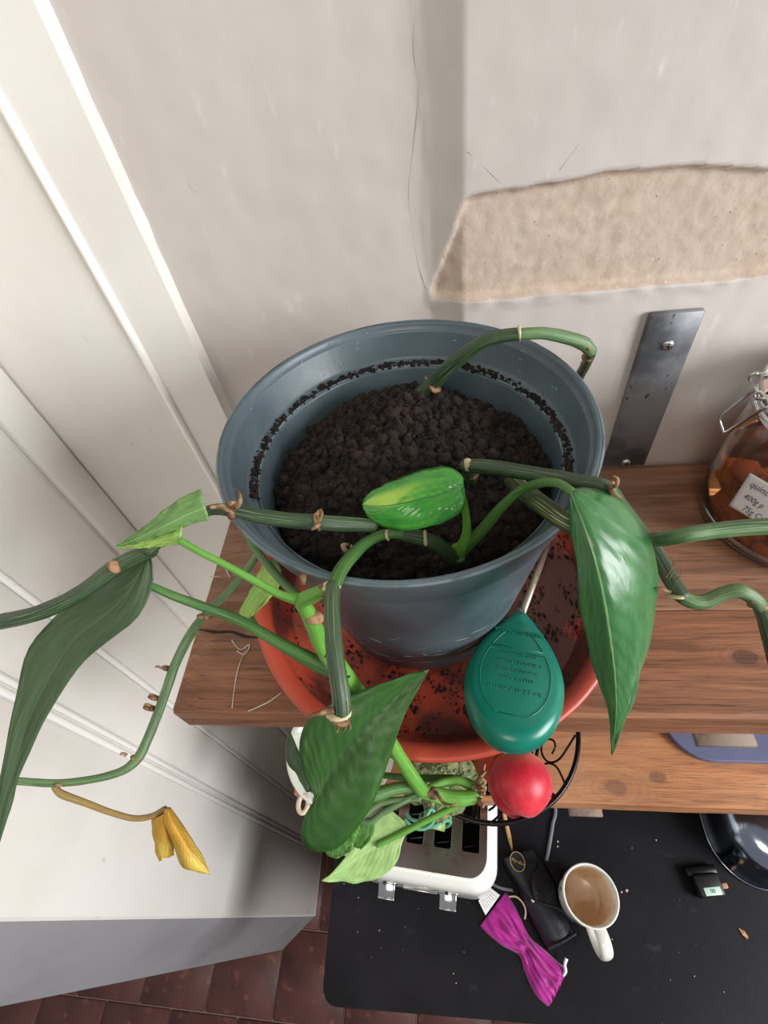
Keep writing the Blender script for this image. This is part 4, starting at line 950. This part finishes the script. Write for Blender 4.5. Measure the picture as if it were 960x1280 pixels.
sl = slab(fp, .014, [.010,.012,.014,.014,.013], sub=5); MB().loft(sl).build('flap', MT['leather_flap'], body)
ridge = MB(); ridge.tube(P3([(671,1127,-1.072),(684,1131,-1.070),(700,1137,-1.071),(716,1152,-1.075)]), .0022, n=8); ridge.tube(P3([(685,1186,-1.078),(702,1178,-1.074),(720,1167,-1.078)]), .0024, n=8); ridge.build('seam', MT['leather_flap'], body)
em_c = at(647,1077,-1.0725); EX = (at(664,1072,-1.0725) - em_c).normalized(); EF = frame(em_c + Vector((0,0,.0002)), EX, (0, 0, 1))
mb = MB(); mb.tube([EF @ Vector((.0118*math.cos(a), .0142*math.sin(a), 0)) for a in np.linspace(0, 2*PI, 41)], .0007, n=6, sub=1)
vs, fs = text_mesh('Ray-Ban', .0068, .0002, .45); mb.add([EF @ Matrix.Rotation(-.65, 4, 'Z') @ v + Vector((0,0,.0003)) for v in vs], fs, smooth=False)
emb = mb.build('gold_emblem', MT['gold'], gc)
MB().add([EF @ Vector((.0112*math.cos(a), .0136*math.sin(a), -.0004)) for a in np.linspace(0, 2*PI, 41)[:-1]], [tuple(range(40))]).build('emblem_ground', MT['leather_flap'], emb)
for u, v, z, r_, mt in ((666,1126,-1.066,.0030,'chrome'), (672.5,1116,-1.068,.0036,'leather_flap')):
    p = at(u, v, z); MB().lathe([(0,.0022),(r_*.6,.0020),(r_,.0008),(r_,-.002),(0,-.002)][::-1], p, 18).build('snap', MT[mt], gc)
# magenta pouch
po = empty('cloth_pouch', at(655,1185,-1.1), 'magenta cloth drawstring pouch twisted at its middle on the worktop', 'pouch')
pairs = [((600,1157),(632,1115)),((610,1168),(645,1136)),((626,1181),(656,1160)),((641,1189),(662,1171)),((650,1196),(668,1177)),((655,1212),(680,1187)),((664,1234),(697,1202)),((673,1248),(708,1212)),((684,1257),(705,1222)),((687,1256),(696,1240))]
rg = slab(pairs, .001, [.006,.012,.014,.013,.012,.012,.014,.013,.009,.004], n=40, wr=.020, sub=8)
MB().loft(rg).build('pouch_cloth', MT['magenta'], po)
lt = MB(); q = [at(*p, -1.091) for p in ((598,1126),(612,1109),(625,1119),(607,1144))]
lt.add(q + [p - Vector((0,0,.0006)) for p in q], [(0,1,2,3),(7,6,5,4),(0,4,5,1),(1,5,6,2),(2,6,7,3),(3,7,4,0)], smooth=False); lt = lt.build('care_tag', MT['paper'], po)
mb = MB()
for k in range(7):                        # print too fine to read in the photo: thin broken lines
    s_ = .14 + .115*k; a = q[0].lerp(q[1], s_); b = q[3].lerp(q[2], s_); e = .12
    while e < .84:
        f_ = min(.88, e + rr.uniform(.06, .2)); mb.tube([a.lerp(b, e) + Vector((0,0,.0002)), a.lerp(b, f_) + Vector((0,0,.0002))], .0003, n=5, sub=1); e = f_ + .05
mb.build('small_print', MT['ink'], lt)
mb = MB(); mb.tube(P3([(636,1121,-1.092),(645,1121,-1.09),(653,1128,-1.09),(657,1138,-1.091),(656,1149,-1.092)]), .0014, n=8); mb.build('drawstring', MT['palecord'], po)
mb = MB(); mb.tube(P3([(704,1220,-1.09),(707,1214,-1.088),(706,1206,-1.087),(708,1198,-1.087)]), [.0016,.0026,.0022,.0030], n=8); mb.build('cord_end', MT['whitecord'], po)
# cable, stick
mb = MB(); mb.tube([Vector((.185,.30,WT+.0032))] + P3([(694,1005,-1.0968),(691,1030,-1.0968),(687,1055,-1.0968),(683,1076,-1.0968)]), .0031, n=10)
tag(mb.build('power_cord', MT['greycable']), 'grey power cord coming from under the lower shelf', 'cable')
mb = MB(); mb.tube(P3([(600,1094,-1.0973),(614,1104,-1.0973),(626,1110,-1.0973),(641,1113,-1.0973)]), .0027, n=10)
tag(mb.build('power_cord', MT['greycable']), 'short grey cord between toaster and glasses case', 'cable')
st_ = empty('wooden_stick', at(635,1035,-1.0955), 'thin pale wooden stick lying beside the toaster', 'stick')
mb = MB(); mb.tube([at(623,985,-1.0955), at(637,1048,-1.0955)], .0038, n=10, sub=1); mb.build('shaft', MT['pencil'], st_)
mb = MB(); mb.tube([at(637,1048,-1.0955), at(640.5,1064,-1.0965)], [.0038,.0012], n=10, sub=1); mb.build('tip', MT['pencil'], st_)
# steel vessel
vc = Vector((.56, .20, WT)); ve = empty('steel_basin', vc, 'shiny stainless steel basin with rounded corners upturned beside the timer', 'basin')
mb = MB(); rings = []
for ins, z in ((.002, 0), (0, .001), (0, .004), (.004, .008), (.007, .03), (.011, .060), (.016, .078), (.027, .090), (.045, .0955), (.075, .097), (.083, .0975), (.086, .0965), (.092, .0958), (.12, .096)):
    rings.append([(x, y, WT+z) for x, y in rrect(.431+ins, .066+ins, .76-ins, .36-ins, max(.02, .075-.25*ins), 12)])
mb.loft(rings).build('basin_shell', MT['polished'], ve)
mb = MB(); rl = [Vector((x, y, WT+.0028)) for x, y in rrect(.4325, .0675, .7585, .3585, .074, 12)]; mb.tube(rl + [rl[0]], .0024, n=8, sub=1); mb.build('rolled_rim', MT['polished'], ve)
# small timer
tc = at(884,1107,-1.09); ti = empty('kitchen_timer', (tc.x, tc.y, WT), 'small black digital timer with pale green display beside the steel bowl', 'timer')
rz = Matrix.Rotation(.12, 3, 'Z')
MB().rbox((tc.x, tc.y, WT+.0125), (.040, .032, .022), .004, rz).build('timer_body', MT['blackplastic'], ti)
MB().rbox((tc.x-.004, tc.y+.020, WT+.009), (.050, .014, .016), .003, rz).build('clip', MT['black'], ti)
fc = Vector((tc.x+.002, tc.y-.0162, WT+.0125)); 
dp = MB().rbox((tc.x+.001, tc.y-.008, WT+.0242), (.026, .011, .0016), .0006, rz).build('display', MT['screen'], ti)
vs, fs = text_mesh('00', .008, .0002); MB().add([rz.to_4x4() @ v + Vector((tc.x+.001, tc.y-.008, WT+.0252)) for v in vs], fs, smooth=False).build('digits', MT['ink'], dp)
MB().rbox((tc.x+.027, tc.y+.001, WT+.006), (.011, .008, .010), .002, rz).build('side_button', MT['flake'], ti)
# flake and crumbs
fk = at(930,1167,-1.0985); mb = MB(); mb.add([fk + Vector(v) for v in ((-.006,.007,0),(.001,.003,.002),(.005,-.004,0),(.002,-.007,.0025),(-.003,-.002,.001),(-.006,.007,-.0012),(.001,.003,-.0012),(.005,-.004,-.0012),(.002,-.007,-.0012),(-.003,-.002,-.0012))], [(0,4,3,2,1),(5,6,7,8,9),(0,1,6,5),(1,2,7,6),(2,3,8,7),(3,4,9,8),(4,0,5,9)], smooth=False)
tag(mb.build('brown_flake', MT['flake']), 'small brown flake lying alone on the black worktop', 'crumb')
mb = MB()
for u, v, px in ((783,1113,6),(777,1115,4),(765,1174,3),(570,1229,3),(567,1217,2.5),(868,1220,3),(838,1225,2.5),(852,1287,3),(430,1105,2),(448,1122,2),(447,1165,2),(474,1163,2.5),(820,1050,3),(697,1052,4),(697,1058,4),(790,1060,2),(905,1240,2.5),(580,1190,2)):
    p = at(u, v, -1.0995); clump(mb, p, rpx(p, px)*.6, rr)
for k in range(24):
    p = Vector((rr.uniform(-.18,.6), rr.uniform(-.1,.1), WT+.0004)); clump(mb, p, rr.uniform(.0003,.0005), rr)
tag(mb.build('crumbs', MT['crumb'], uvon=False), 'pale crumbs scattered over the black worktop', 'crumbs', kind='stuff')
